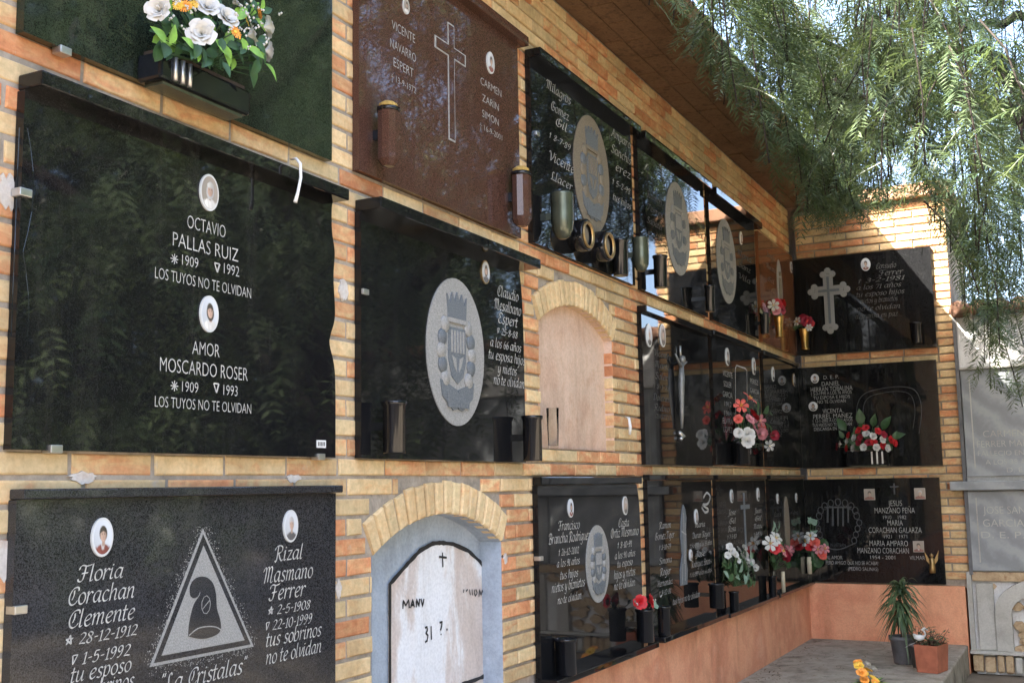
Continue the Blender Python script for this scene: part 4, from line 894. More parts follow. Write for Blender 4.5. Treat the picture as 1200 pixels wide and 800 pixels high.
an.prism([(base[0]-.012, base[1]+.085), (base[0]-.05, base[1]+.155), (base[0]-.04, base[1]+.09), (base[0]-.014, base[1]+.055)], -YB-.022, -YB-.016, 'gold'); an.prism([(base[0]+.012, base[1]+.085), (base[0]+.05, base[1]+.165), (base[0]+.04, base[1]+.09), (base[0]+.014, base[1]+.055)], -YB-.022, -YB-.016, 'gold')
an.box(base[0]-.012, base[0]+.012, -YB-.016, -YB+.001, base[1]+.04, base[1]+.07, 'gold')
an.build('angel_figurine', pj.root); pj.done()

# ------------------------------------------------------------------ vases
def vase(wall, px, top, bot, wpx, off, style, label, bracket=True, cat='vase', name='tube_vase', group=None, z_abs=None):
    uc_, zt = PIX[wall](px, top, off); ub, zb = PIX[wall](px, bot, off)
    u = (uc_+ub)/2; h = zt-zb; P = np.array(at(wall, u, 0, off)); d = P-np.array([0, -CAMY, ZS]); dist = float(d@fw)
    if z_abs is not None: zb = z_abs
    R = wpx*dist/F/2
    t = thing(name, label, cat, at(wall, u, zb, off), ROT[wall], group); m = MB()
    if style in ('stone', 'stone_red'):
        mt = 'red' if style == 'stone_red' else 'black'
        m.lathe([(R*.55, 0), (R*.7, h*.03), (R*.98, h*.10), (R, h*.16), (R, h*.86), (R*.97, h*.88)], mt, n=10, smooth=False)
        m.build('body', t, bevel=.002); c = MB(); c.lathe([(R*1.05, h*.87), (R*1.08, h*.93)], 'black_gloss', n=10); c.build('collar', t)
        c = MB(); c.lathe([(R*.9, h*.92), (R*.85, h*.99), (R*.5, h*1.03), (.001, h*1.04)], 'foam', n=14); c.build('flower_foam', t)
    elif style == 'pot':
        m.lathe([(R*.3, 0), (R*.62, h*.05), (R*.9, h*.20), (R*1.0, h*.42), (R*1.0, h*.96), (R*1.03, h), (R*.92, h), (R*.9, h*.9), (.001, h*.88)], 'bronze', n=24); m.build('body', t)
    elif style == 'gold':
        m.lathe([(R*.75, 0), (R*.72, h*.05), (R*.62, h*.15), (R*.75, h*.6), (R*.95, h*.95), (R, h), (R*.9, h), (R*.6, h*.7), (.001, h*.68)], 'brass', n=20); m.build('body', t)
    elif style == 'glass':
        m.lathe([(.001, .004), (R*.78, 0), (R*.8, .006), (R, h), (R*.955, h), (R*.765, .012), (.001, .010)], 'glass', n=22, cap=False); m.build('body', t)
    elif style == 'pale':
        m.lathe([(R, 0), (R, h*.98), (R*.9, h)], 'candle', n=16); m.build('body', t)
    else:
        m.lathe([(R*.86, 0), (R*.9, h*.02), (R*.9, h*.9), (R*1.0, h*.93), (R*1.04, h*.985), (R*1.0, h), (R*.82, h), (R*.8, h*.88), (.001, h*.86)], 'black_gloss', n=24); m.build('body', t)
    if bracket and off > R:
        m = MB(); m.box(-.008, .008, R*.85, off-.0005, h*.45, h*.6, 'black_gloss' if style != 'pot' else 'bronze'); m.build('bracket', t)
    return t, u, zb+h, off, R
GV = 'vases bolted to the plaques'
vase('L', 455, 122, 195, 27, .055, 'stone_red', 'brown granite tube vase with yellow foam on the left of the red-brown plaque', group=GV)
vase('L', 611, 198, 265, 24, .055, 'stone_red', 'brown granite tube vase with yellow foam at the lower right of the red-brown plaque', group=GV)
vase('L', 659, 227, 280, 28, .075, 'pot', 'greenish bronze vase left of the two gold-ringed lamp holders', group=GV)
vase('L', 727, 281, 323, 20, .055, 'black', 'matt black vase right of the two gold-ringed lamp holders', group=GV)
vase('L', 751, 279, 318, 20, .085, 'pot', 'greenish bronze vase hung between two hooded plaques in the top row', group=GV)
vase('L', 774, 300, 337, 18, .06, 'black', 'shiny black vase beside the second greenish bronze one', group=GV)
vase('L', 832, 335, 365, 13, .07, 'black', 'small black vase between the two plaques with grey ovals', group=GV)
vase('L', 462, 470, 531, 30, .065, 'black', 'glossy black vase at the lower left of the large oval crest plaque', group=GV)
vase('L', 624, 487, 540, 25, .065, 'black', 'glossy black vase at the lower right corner beside the glass tumbler', group=GV)
vase('R', 1074, 378, 402, 15, .06, 'black', 'small dark vase at the lower right of the scalloped cross plaque', group=GV)
vase('L', 663, 743, 786, 27, .048, 'black', 'black vase alone on the ledge at the left of two portraits', bracket=False, z_abs=-.757)
v_rose = vase('L', 756, 713, 752, 22, .07, 'black', 'black vase holding two red roses at the end of a ledge', group=GV)
vase('L', 778, 706, 741, 16, .045, 'black', 'slim black vase just right of the red roses', bracket=False, z_abs=-.752)
vase('L', 840, 683, 712, 19, .075, 'black', 'squat black vase in front of the thin brick strip by the white flowers', group=GV)
v_white = vase('L', 860, 682, 705, 12, .04, 'black', 'black vase holding the white daisies', bracket=False, z_abs=-.765)
v_lily = vase('L', 905, 664, 688, 10, .035, 'black', 'black vase under the red and pink lilies near the corner', bracket=False, z_abs=-.768)
vase('L', 917.5, 661, 685, 4.5, .03, 'pale', 'cream wax candle standing by the lilies on the ledge', bracket=False, cat='candle', name='wax_candle', z_abs=-.768)
vase('R', 948.5, 652, 672, 5.5, .05, 'pale', 'cream wax candle in front of the engraved crest plaque', bracket=True, cat='candle', name='wax_candle')
v_gold = vase('L', 913, 371, 395, 13, .05, 'gold', 'brass vase of pink flowers in front of the rust brown plaque', name='brass_vase')
v_blue = vase('L', 896, 367, 391, 12, .05, 'black', 'dark vase of mauve flowers left of the brass one', group=GV)
v_gold2 = vase('R', 943, 385, 410, 13, .075, 'gold', 'brass vase of crimson flowers in the corner beside the scalloped cross', name='brass_vase')
v_pink = vase('L', 868, 519, 544, 24, .05, 'black', 'wide black vase under the pink and white lilies in the middle row', group=GV)
u_, z_ = W(649, 527, -.04)
vase('L', 648, 479, 526, 15, -.02, 'glass', 'clear glass tumbler standing in the bare plastered arch', bracket=False, name='glass_tumbler', cat='glass', z_abs=A2.b)
for px, py, lab in ((683, 276, 'left one of two round gold-ringed lamp holders beneath the tan oval'), (708, 288.5, 'right one of two round gold-ringed lamp holders beneath the tan oval')):
    u, z = W(px, py, .05); R = .073
    t = thing('lamp_holder', lab, 'lamp holder', at('L', u, z, 0), 0, 'round lamp holders')
    m = MB(); m.lathe([(R*.95, 0), (R, .004), (R, .072), (R*.96, .076), (R*.78, .076), (R*.76, .060), (.001, .058)], 'black_gloss', n=28, axis='y'); m.build('housing', t)
    m = MB(); m.lathe([(R*.82, .074), (R*.86, .082), (R*.72, .084), (R*.66, .074)], 'gold', n=28, axis='y', cap=False); m.build('gold_ring', t)
    m = MB(); m.lathe([(R*.7, .059), (R*.45, .064), (.001, .065)], 'carved_tan', n=20, axis='y'); m.build('lens', t)
# white tip and hook
hk = MB(); hk.tube([at('L', *W(737, 488, .0), -.02), at('L', *W(739, 490, .02), .012), at('L', *W(740, 500, .02), .014), at('L', *W(738.5, 509, .01), .008)], [.004, .007, .009, .006], 'white_plastic', 6)
tag(hk.build('plastic_hook'), 'small white plastic hook on the brick strip right of the bare arch', 'hook')

# ------------------------------------------------------------------ flowers
def frame(n):
    n = Vector(n).normalized(); a = n.cross(Vector((0, 0, 1)));
    if a.length < .1: a = n.cross(Vector((1, 0, 0)))
    a.normalize(); return a, n.cross(a), n
def petal(mb, c, A, B, N, phi, r, open_, width, mat, curl=.25, base=.1, n=4):
    vs = []; fs = []
    for i in range(n+1):
        t = i/n
        for s_ in (-1, -.5, 0, .5, 1):
            wv = width*(.30+.75*math.sin(math.pi*(.08+.74*t)))*(1 if t < .99 else .8)
            an = phi+s_*wv
            rad = r*(base+(1-base)*(open_*t+(curl*t*t if open_ < .8 else 0)))
            h = r*((1-open_)*1.05*t+.28*open_*math.sin(t*2.6)-.10*abs(s_)*t)
            p = c+(A*math.cos(an)+B*math.sin(an))*rad+N*h; vs.append(p)
    for i in range(n):
        for j in range(4): a = i*5+j; fs.append((a, a+1, a+6, a+5))
    mb.add(vs, fs, mat, True)
def flower(parent, kind, pos, nrm, r, mat, name='flower_head'):
    m = MB(); c = Vector(pos); A, B, N = frame(nrm); p0 = random.random()*6
    if kind == 'rose':
        for L_, (k, op, wd, sc) in enumerate(((3, .16, 1.0, .62), (4, .28, .95, .82), (5, .44, .85, .98), (5, .62, .8, 1.1))):
            for i in range(k): petal(m, c-N*r*.25, A, B, N, p0+L_*.6+2*math.pi*i/k+random.uniform(-.1, .1), r*sc, op*random.uniform(.9, 1.1), wd, mat)
    elif kind == 'lily':
        for i in range(6): petal(m, c, A, B, N, p0+2*math.pi*i/6, r*1.15, .85, .42, mat, base=.02)
        for i in range(5):
            a = p0+i*1.25; m.tube([c, c+N*r*.5+(A*math.cos(a)+B*math.sin(a))*r*.2], r*.03, 'yellow', 5)
    elif kind == 'daisy':
        for i in range(16): petal(m, c, A, B, N, p0+2*math.pi*i/16, r*random.uniform(.9, 1.08), .93, .2, mat, base=.2, n=2)
        m.lathe([(r*.26, 0), (r*.2, r*.12), (.001, r*.16)], 'yellow', (0, 0, 0), 10)
        k = len(m.v)-30
        for i in range(k, len(m.v)): v = m.v[i]; p = c+A*v[0]+B*v[1]+N*(v[2]+r*.08); m.v[i] = tuple(p)
    else:                       # full, ruffled head
        for L_ in range(4):
            k = 6+L_*2
            for i in range(k): petal(m, c-N*r*.2, A, B, N, p0+L_*.4+2*math.pi*i/k, r*(.5+.17*L_)*random.uniform(.9, 1.1), .25+.19*L_, .45, mat, n=3)
    return m.build(name, parent)
def leaf(mb, base, dirv, nrm, ln_, wd, mat, bend=.3):
    D = Vector(dirv).normalized(); Nn = Vector(nrm); Sd = D.cross(Nn).normalized(); Nn = Sd.cross(D); b = Vector(base); vs = []; n = 5
    for i in range(n+1):
        t = i/n; wv = wd/2*math.sin(math.pi*(t**.8))*(1 if t else .1)+.0005; p = b+D*ln_*t-Nn*bend*ln_*t*t
        vs += [p-Sd*wv+Nn*wv*.3, p, p+Sd*wv+Nn*wv*.3]
    fs = []
    for i in range(n):
        for j in range(2): a = i*3+j; fs.append((a, a+1, a+4, a+3))
    mb.add(vs, fs, mat, True)
def bouquet(label, wall, base, heads, leaves, cat='bouquet', sprig=0, sprig_mat='rose_white', group=None, stem_mat='leaf_dark', name='flower_bouquet'):
    """base (px, py, off); heads [(px, py, off, kind, radius, mat)]; leaves [(px, py, off, length, mat, angle)]"""
    bu, bz = PIX[wall](base[0], base[1], base[2]); root = thing(name, label, cat, at(wall, bu, bz, base[2]), ROT[wall], group)
    loc = lambda px, py, off: (lambda t: Vector((t[0]-bu, -(off-base[2]), t[1]-bz)))(PIX[wall](px, py, off))
    st = MB()
    for px, py, off, kind, r, mat in heads:
        p = loc(px, py, off); side = Vector((p.x*2.2, -.12-.5*random.random()*.2, p.z*1.2+.02))
        out_ = Vector((p.x*1.5-.02, -.14, .5*p.z+.01))
        flower(root, kind, p, out_, r, mat)
        st.tube([(0, .0, -.02), p*.55+Vector((0, .01, .01)), p-out_.normalized()*r*.2], .0022, stem_mat, 5)
    st.build('stems', root)
    lf = MB()
    for px, py, off, ln_, mat, an in leaves:
        p = loc(px, py, off); D = Vector((math.cos(an), random.uniform(-.5, -.1), math.sin(an))); leaf(lf, p-D*ln_*.5, D, (random.uniform(-.3, .3), -1, .3), ln_, ln_*.55, mat, random.uniform(.05, .35))
    for px, py, off, ln_, mat, an in leaves: lf.tube([(0, .0, -.02), loc(px, py, off)-Vector((0, -.012, 0))], .0014, stem_mat, 4)
    lf.build('leaves', root)
    if sprig:
        sp = MB()
        hs = [loc(h[0], h[1], h[2]) for h in heads]
        for k in range(sprig):
            p = random.choice(hs)+Vector((random.gauss(0, .035), random.uniform(-.03, .01), random.gauss(0, .03))); r = random.uniform(.0025, .005)
            for i in range(3): q_ = p+Vector((random.gauss(0, r), random.gauss(0, r), random.gauss(0, r))); sp.lathe([(.0004, -r), (r*.8, -r*.3), (r*.8, r*.4), (.0004, r)], sprig_mat, q_, 6)
        sp.build('small_blossoms', root)
    return root
def box_planter(wall, x0, x1, ztop_px, bot_px, off, depth, label, flutes, name='box_planter'):
    u0, z0 = PIX[wall](x0, bot_px[0], off+depth); u1, z1 = PIX[wall](x1, bot_px[1], off+depth); _, zt = PIX[wall](x0, ztop_px, off+depth); zb = (z0+z1)/2
    t = thing(name, label, 'planter', at(wall, u0, zb, 0), ROT[wall]); L_ = u1-u0; h = zt-zb
    m = MB(); m.box(0, L_, -depth, -.0006, 0, h, 'black_gloss' if flutes == 'gloss' else 'black'); m.build('box', t, bevel=.008)
    m = MB(); m.box(.012, L_-.012, -depth+.012, -.012, h+.0005, h+.012, 'soil'); m.build('flower_foam', t)
    m = MB(); m.box(.02, L_-.02, -depth+.012, -.01, -.008, -.0006, 'bronze'); m.build('base_tray', t)
    if flutes == 'steel':
        m = MB()
        for k in range(3): c = L_*.60+k*L_*.12; m.box(c, c+.012, -depth-.004, -depth-.0005, h*.08, h*.95, 'metal')
        m.build('steel_strips', t)
    else:
        m = MB()
        for k in range(3): c = L_*.14+k*L_*.075; m.lathe([(.006, 0), (.006, h*.86)], 'metal', (c, -depth-.003, h*.06), 8)
        m.build('steel_strips', t)
    return t
box_planter('L', 188, 294, 58, (96, 131), 0, .08, 'polished dark box planter under white roses on the green plaque', 'gloss')
wr = [(183+3, 12, .13, 'rose', .035, 'rose_white'), (236, 39, .14, 'rose', .038, 'rose_white'), (243, 8, .11, 'rose', .032, 'rose_white'), (265, 21, .13, 'rose', .035, 'rose_white'), (294, 41, .13, 'rose', .032, 'rose_white'), (312, 32, .10, 'rose', .031, 'rose_white'), (313, 60, .11, 'rose', .028, 'rose_white'), (275, 3, .10, 'rose', .024, 'rose_white'),
      (217, 8, .12, 'daisy', .018, 'orange'), (209, 7, .11, 'daisy', .015, 'yellow'), (227, 6, .11, 'daisy', .014, 'yellow'), (275, 38, .145, 'daisy', .021, 'orange'), (303, 16, .11, 'daisy', .018, 'orange'), (289, 26, .12, 'daisy', .012, 'yellow')]
lv = [(188, 40, .12, .05, 'leaf_bright', 2.6), (203, 40, .14, .05, 'leaf_bright', 1.4), (222, 50, .14, .045, 'leaf_bright', 2.8), (262, 57, .14, .06, 'leaf_bright', -.5), (268, 65, .14, .055, 'leaf_bright', -.9), (275, 54, .13, .05, 'leaf_dark', .2), (302, 62, .14, .055, 'leaf_bright', -.2), (298, 88, .12, .06, 'leaf_dark', -1.2), (320, 84, .10, .055, 'leaf_bright', -.7), (283, 66, .13, .05, 'leaf_dark', -.6),
      (240, 64, .13, .05, 'leaf_dark', -1.2), (250, 62, .12, .05, 'leaf_dark', .4), (300, 75, .10, .05, 'leaf_dark', -.9), (180, 12, .10, .05, 'leaf_bright', 2.2), (284, 14, .11, .06, 'leaf_bright', .9), (255, 8, .1, .06, 'leaf_dark', 1.2), (312, 47, .11, .05, 'leaf_dark', .3), (245, 26, .12, .05, 'leaf_dark', .2), (226, 24, .12, .05, 'leaf_dark', 2.5), (205, 24, .12, .05, 'leaf_dark', 2)]
for k in range(26): lv.append((random.uniform(205, 312), random.uniform(52, 92), random.uniform(.105, .15), random.uniform(.035, .055), random.choice(['leaf_dark', 'leaf_dark', 'leaf_bright']), random.uniform(-2.6, -.3)))
lv = [q for q in lv if q[1] < 60+.30*(q[0]-190)]
for k in range(60): lv.append((random.uniform(186, 318), random.uniform(0, 66), random.uniform(.05, .11), random.uniform(.035, .06), random.choice(['leaf_dark', 'leaf_dark', 'leaf_bright']), random.uniform(-3, 3)))
bouquet('bouquet of white roses, orange daisies and bright leaves in the polished box', 'L', (245, 66, .07), wr, lv, sprig=46)
# return wall box
box_planter('R', 991, 1042, 529, (545, 545), 0, .08, 'dark box planter with steel strips on the return wall', 'steel')
hs = []
for px, py, c in ((985, 520, 'w'), (993, 517, 'w'), (1001, 513, 'w'), (1015, 508, 'w'), (1023, 511, 'w'), (1034, 515, 'w'), (1000, 525, 'w'), (1012, 524, 'w'), (1027, 524, 'w'), (1040, 525, 'w'), (981, 523, 'r'), (994, 510, 'r'), (1006, 504, 'r'), (1014, 501, 'r'), (1029, 505, 'r'), (1036, 509, 'r'), (1044, 515, 'r'), (1049, 519, 'r'), (1018, 518, 'r'), (1024, 518, 'r'), (1006, 518, 'r'), (992, 525, 'r'), (1035, 522, 'r'), (1008, 512, 'r')):
    hs.append((px, py, .08 if c == 'w' else .065, 'rose' if c == 'w' else 'full', .031 if c == 'w' else .036, 'rose_white' if c == 'w' else random.choice(['rose_red', 'dark_red'])))
lv = [(random.uniform(978, 1052), random.uniform(498, 528), random.uniform(.03, .06), .07, 'leaf_dark', random.uniform(0, 3.1)) for k in range(26)]+[(1008, 488, .04, .13, 'leaf_dark', 1.6), (986, 497, .04, .12, 'leaf_dark', 2.1), (1038, 495, .04, .12, 'leaf_dark', 1.0), (1052, 510, .04, .11, 'leaf_dark', .3), (1024, 492, .04, .1, 'leaf_dark', 1.3)]
bouquet('low wide arrangement of red and white roses on the return wall', 'R', (1016, 529, .045), hs, lv)
# pink and white lilies, middle row
hs = [(877, 468, .10, 'lily', .058, 'coral'), (868, 476, .10, 'lily', .05, 'coral'), (884, 486, .12, 'full', .048, 'rose_red'), (879, 491, .12, 'full', .042, 'pink_petal'), (890, 493, .11, 'lily', .046, 'pink_petal'), (865, 491, .10, 'full', .035, 'coral'), (866, 507, .12, 'full', .038, 'rose_white'), (877, 509, .14, 'rose', .046, 'rose_white'), (876, 517, .14, 'rose', .043, 'rose_white'), (893, 508, .11, 'full', .05, 'pink_petal'), (908, 510, .09, 'full', .042, 'dark_red'), (901, 522, .10, 'lily', .04, 'rose_white'), (884, 501, .13, 'full', .04, 'pink_petal'), (893, 500, .1, 'full', .035, 'coral')]
lv = [(random.uniform(862, 904), random.uniform(476, 525), random.uniform(.04, .09), .09, 'leaf_dark', random.uniform(-3, 3)) for k in range(34)]
bouquet('tall arrangement of coral lilies and white roses in the middle row', 'L', (869, 521, .05), hs, lv)
# two red roses
hs = [(750, 705, .08, 'rose', .037, 'rose_red'), (762, 704, .085, 'rose', .037, 'rose_red')]
lv = [(745, 706, .07, .05, 'leaf_grey', 2.6), (768, 706, .07, .05, 'leaf_grey', .5), (756, 711, .08, .05, 'leaf_dark', 1.5), (770, 710, .06, .04, 'leaf_grey', .1)]
bouquet('pair of red roses with pale leaves in a black vase on the ledge', 'L', (756, 714, .07), hs, lv, sprig=5)
# white daisies
hs = [(px, py, random.uniform(.05, .10), 'full', .026, 'rose_white') for px, py in ((855, 640), (858, 645), (866, 643), (865, 656), (873, 641), (874, 649), (876, 656), (878, 660), (881, 658), (886, 665), (853, 650), (870, 651), (862, 649))]
lv = [(random.uniform(847, 884), random.uniform(648, 684), random.uniform(.02, .09), .07, random.choice(['leaf_dark', 'leaf_dark', 'leaf_grey']), random.uniform(-3, 3)) for k in range(70)]
bouquet('leafy bunch of small white daisies in the bottom row', 'L', (860, 683, .04), hs, lv)
# lilies near the corner, two bunches
for base, sh, lab, wl in (((907, 664, .035), (0, 0), 'bunch of white, red and pink lilies beside the standing oval relief', 'L'), ((951, 668, .04), (42, -2), 'bunch of red and white lilies drooping across the engraved crest plaque', 'R')):
    dx, dy = sh
    hs = [(908+dx, 631+dy, .06, 'lily', .052, 'rose_white'), (913+dx, 637+dy, .07, 'full', .05, 'coral'), (916+dx, 646+dy, .09, 'lily', .045, 'pink_petal'), (924+dx, 645+dy, .08, 'lily', .042, 'pink_petal'), (908+dx, 642+dy, .08, 'full', .05, 'rose_red'), (921+dx, 651+dy, .08, 'full', .05, 'dark_red' if wl == 'L' else 'coral'), (902+dx, 637+dy, .05, 'lily', .055, 'rose_white')]
    lv = [(910+dx+random.gauss(0, 3), random.uniform(609, 632)+dy, .05, .055, 'leaf_grey', random.uniform(.3, 2.8)) for k in range(9)]+[(random.uniform(902, 926)+dx, random.uniform(636, 662)+dy, .05, .08, 'leaf_dark', random.uniform(-3, 3)) for k in range(24)]
    bouquet(lab, wl, base, hs, lv, group='lily bunches at the corner')
# small bunches in the brass vases
hs = [(911, 356, .06, 'full', .05, 'rose_red'), (916, 362, .08, 'full', .05, 'dark_red'), (906, 358, .06, 'lily', .045, 'rose_white'), (910, 364, .08, 'full', .04, 'pink_petal'), (917, 355, .05, 'full', .04, 'rose_red')]
bouquet('bunch of red and pink flowers in the brass vase before the brown plaque', 'L', (913, 372, .05), hs, [(random.uniform(904, 920), random.uniform(354, 372), .05, .06, 'leaf_dark', random.uniform(0, 3)) for k in range(14)])
hs = [(896, 362, .05, 'full', .05, 'lilac'), (900, 366, .06, 'full', .04, 'lilac')]
bouquet('faded mauve flowers in the dark vase left of the red bunch', 'L', (896, 369, .05), hs, [(random.uniform(891, 902), random.uniform(360, 376), .05, .06, 'leaf_dark', random.uniform(0, 3)) for k in range(10)])
hs = [(945, 376, .10, 'full', .055, 'dark_red'), (940, 374, .09, 'full', .05, 'dark_red'), (949, 379, .10, 'full', .045, 'rose_red'), (935, 377, .09, 'lily', .04, 'rose_white'), (948, 384, .11, 'lily', .03, 'rose_white')]
bouquet('crimson flowers with a white lily in the corner brass vase', 'R', (943, 386, .075), hs, [(random.uniform(930, 952), random.uniform(374, 388), .08, .06, 'leaf_dark', random.uniform(0, 3)) for k in range(14)])

# ------------------------------------------------------------------ pots on the platform
def ground_pt(px, py, z):
    d = fw+(px-600)/F*r2+(400-py)/F*u2; t = z/d[2]; return np.array([0, -CAMY, 0])+d*t
class Leaves:                                   # many blades in one mesh, with a tint per blade
    def __init__(s): s.v = []; s.f = []; s.t = []; s.n = 0
    def strip(s, pts, side, wd, tint):
        n = len(pts); 
        for i, p_ in enumerate(pts): 
            wv = wd[i]; s.v.append(tuple(p_-side*wv)); s.v.append(tuple(p_+side*wv))
        s.f += [(s.n+2*i, s.n+2*i+1, s.n+2*i+3, s.n+2*i+2) for i in range(n-1)]; s.t += [tint]*(2*n); s.n += 2*n
    def build(s, name, mat, parent=None):
        me = bpy.data.meshes.new(name); me.from_pydata(s.v, [], s.f); me.materials.append(MAT[mat])
        a = me.attributes.new('tint', 'FLOAT', 'POINT'); a.data.foreach_set('value', np.asarray(s.t, dtype=np.float32)); me.update()
        o = bpy.data.objects.new(name, me); COL.objects.link(o); o.parent = parent; return o
x, y, _ = ground_pt(1060, 777, -1.207)
t = thing('potted_spiky_plant', 'tall shaggy spiky-leaved plant in a grey pot against the salmon wall', 'potted plant', (x, y, PT))
m = MB(); m.lathe([(.060, 0), (.066, .01), (.082, .15), (.092, .155), (.092, .18), (.08, .18), (.078, .165), (.001, .16)], 'pot_grey', n=24); m.build('pot', t)
m = MB(); m.tube([(0, 0, .15), (.01, 0, .3), (0, .01, .46)], [.016, .014, .010], 'dry', 7); m.build('stem', t)
lv = Leaves()
for k in range(210):
    h = random.uniform(.30, .50); a = random.uniform(0, 6.283); L_ = random.uniform(.12, .26); el = random.uniform(.1, 1.25) if h > .42 else random.uniform(-.5, .8)
    D = Vector((math.cos(a), math.sin(a), 0)); p0 = Vector((random.gauss(0, .012), random.gauss(0, .012), h)); pts = []
    for i in range(6): q = i/5; pts.append(p0+D*L_*q*math.cos(el)*.8+Vector((0, 0, L_*(math.sin(el)*q-.75*q*q))))
    sd_ = Vector((-math.sin(a), math.cos(a), random.uniform(-.3, .3))).normalized(); wd = [.003, .0075, .0085, .0075, .005, .0006]
    lv.strip(pts, sd_, wd, random.random())
lv.build('leaves', 'spiky', t)
x, y, _ = ground_pt(1093, 786, -1.207)
t = thing('terracotta_planter', 'rectangular terracotta planter of half dead plants at the platform end', 'planter', (x, y, PT), -.25)
m = MB(); hw, hd, hh = .10, .075, .17
v0 = [(-hw*.88, -hd*.88), (hw*.88, -hd*.88), (hw*.88, hd*.88), (-hw*.88, hd*.88)]; v1 = [(-hw, -hd), (hw, -hd), (hw, hd), (-hw, hd)]; v2 = [(a*.9, b*.88) for a, b in v1]
m.add([(a, b, 0) for a, b in v0]+[(a, b, hh) for a, b in v1]+[(a, b, hh) for a, b in v2]+[(a, b, hh-.025) for a, b in v2], [(3,2,1,0)]+[(i, (i+1) % 4, 4+(i+1) % 4, 4+i) for i in range(4)]+[(4+i, 4+(i+1) % 4, 8+(i+1) % 4, 8+i) for i in range(4)]+[(8+i, 8+(i+1) % 4, 12+(i+1) % 4, 12+i) for i in range(4)], 'terracotta'); m.build('trough', t, bevel=.006)
m = MB(); m.add([(a, b, hh-.026) for a, b in v2], [(0,1,2,3)], 'soil'); m.build('soil', t)
lv = Leaves(); m = MB()
for k in range(44):
    p0 = Vector((random.uniform(-.085, .085), random.uniform(-.055, .055), hh-.03)); a = random.uniform(0, 6.28); L_ = random.uniform(.06, .16); p1 = p0+Vector((math.cos(a)*L_*.5, math.sin(a)*L_*.5, L_*random.uniform(.5, 1))); pm = (p0+p1)/2+Vector((0, 0, .015))
    m.tube([p0, pm, p1], [.0025, .002, .001], 'dry', 5)
    for i in range(5):
        q = p0.lerp(p1, random.uniform(.4, 1)); a2 = random.uniform(0, 6.28); D = Vector((math.cos(a2), math.sin(a2), random.uniform(-.5, .5))); l2 = random.uniform(.015, .04)
        lv.strip([q, q+D*l2*.5, q+D*l2], Vector((-D.y, D.x, .3)).normalized(), [.001, .006, .001], random.random())
m.build('dry_stems', t); lv.build('leaves', 'spiky', t)
t2 = thing('swan_ornament', 'little white curled swan ornament perched among the dry plants', 'ornament', (x-.045, y+.055, PT+hh+.03), -1.2)
m = MB(); m.tube([(-.045, 0, .034), (-.032, 0, .018), (-.008, 0, .010), (.014, 0, .012), (.026, 0, .022)], [.004, .015, .021, .016, .006], 'porcelain', 12); m.build('body', t2)
m = MB(); m.tube([(.022, 0, .016), (.034, 0, .032), (.024, 0, .052), (.010, 0, .060), (.026, 0, .068), (.050, 0, .056)], [.008, .006, .006, .008, .009, .002], 'porcelain', 8); m.build('neck', t2)
m = MB(); m.tube([(-.1+.0, 0, -.05), (0, 0, 0)], .0015, 'metal', 5); m.build('wire', t2)
# small dark tub next to it
x2, y2, _ = ground_pt(1106, 768, -1.207)
t = thing('seedling_pot', 'small dark pot with a twiggy plant behind the terracotta planter', 'potted plant', (x+.13, y+.10, PT))
m = MB(); m.lathe([(.035, 0), (.05, .13), (.054, .13), (.054, .145), (.045, .145), (.001, .135)], 'pot_grey', n=18); m.build('pot', t)
lv = Leaves(); m = MB()
for k in range(16):
    a = random.uniform(0, 6.28); p1 = Vector((math.cos(a)*.06, math.sin(a)*.06, random.uniform(.18, .27))); m.tube([(0, 0, .13), p1*.6+Vector((0, 0, .07)), p1], .0016, 'dry', 5)
    for i in range(5):
        q = Vector((0, 0, .13)).lerp(p1, random.uniform(.4, 1)); a2 = random.uniform(0, 6.28); D = Vector((math.cos(a2), math.sin(a2), random.uniform(-.2, .6))); lv.strip([q, q+D*.015, q+D*.032], Vector((-D.y, D.x, .2)).normalized(), [.001, .006, .001], random.random())
m.build('stems', t); lv.build('leaves', 'spiky', t)
# dry leaves and grit blown over the platform
lv = Leaves()
for k in range(420):
    q = Vector((random.uniform(5.2, 8.95), -abs(random.choice((random.gauss(0, .12), random.uniform(.02, 1.1)))), PT+.004+random.random()*.003))
    if q.y < -1.1 or q.y > -.02: continue
    a = random.uniform(0, 6.28); D = Vector((math.cos(a), math.sin(a), random.uniform(0, .2))); l_ = random.uniform(.012, .045); lv.strip([q, q+D*l_*.5+Vector((0, 0, .003)), q+D*l_], Vector((-D.y, D.x, .1)).normalized(), [.0008, l_*.11, .0005], random.random())
o = lv.build('fallen_leaves', 'litter'); o['kind'] = 'stuff'
# flower pot at the lower frame edge
x, y, _ = ground_pt(1022, 822, -1.207)
t = thing('flower_pot', 'low pot of yellow and orange flowers at the front of the platform', 'potted plant', (x, y, PT))
m = MB(); m.lathe([(.06, 0), (.085, .08), (.092, .08), (.092, .095), (.08, .095), (.001, .085)], 'terracotta', n=24); m.build('pot', t)
for dx, dy, dz, r_, mt, kd in ((-.095, .03, .17, .034, 'orange', 'full'), (-.06, .05, .20, .034, 'yellow', 'full'), (-.03, .06, .215, .03, 'orange', 'full'), (.035, .02, .165, .034, 'yellow', 'full'), (.085, .03, .19, .026, 'rose_white', 'full'), (.10, .0, .165, .026, 'rose_white', 'full'), (-.075, .02, .13, .032, 'orange', 'full'), (-.045, .03, .155, .034, 'yellow', 'full'), (-.02, .04, .165, .03, 'orange', 'full'), (.0, -.02, .12, .036, 'yellow', 'daisy'), (.02, .0, .13, .028, 'yellow', 'full'), (.06, .01, .135, .022, 'rose_white', 'daisy'), (.072, -.02, .115, .024, 'rose_white', 'daisy'), (-.06, -.03, .115, .026, 'orange', 'daisy')):
    flower(t, kd, (dx, dy, dz), (dx, dy-.05, .09), r_, mt)
lf = MB()
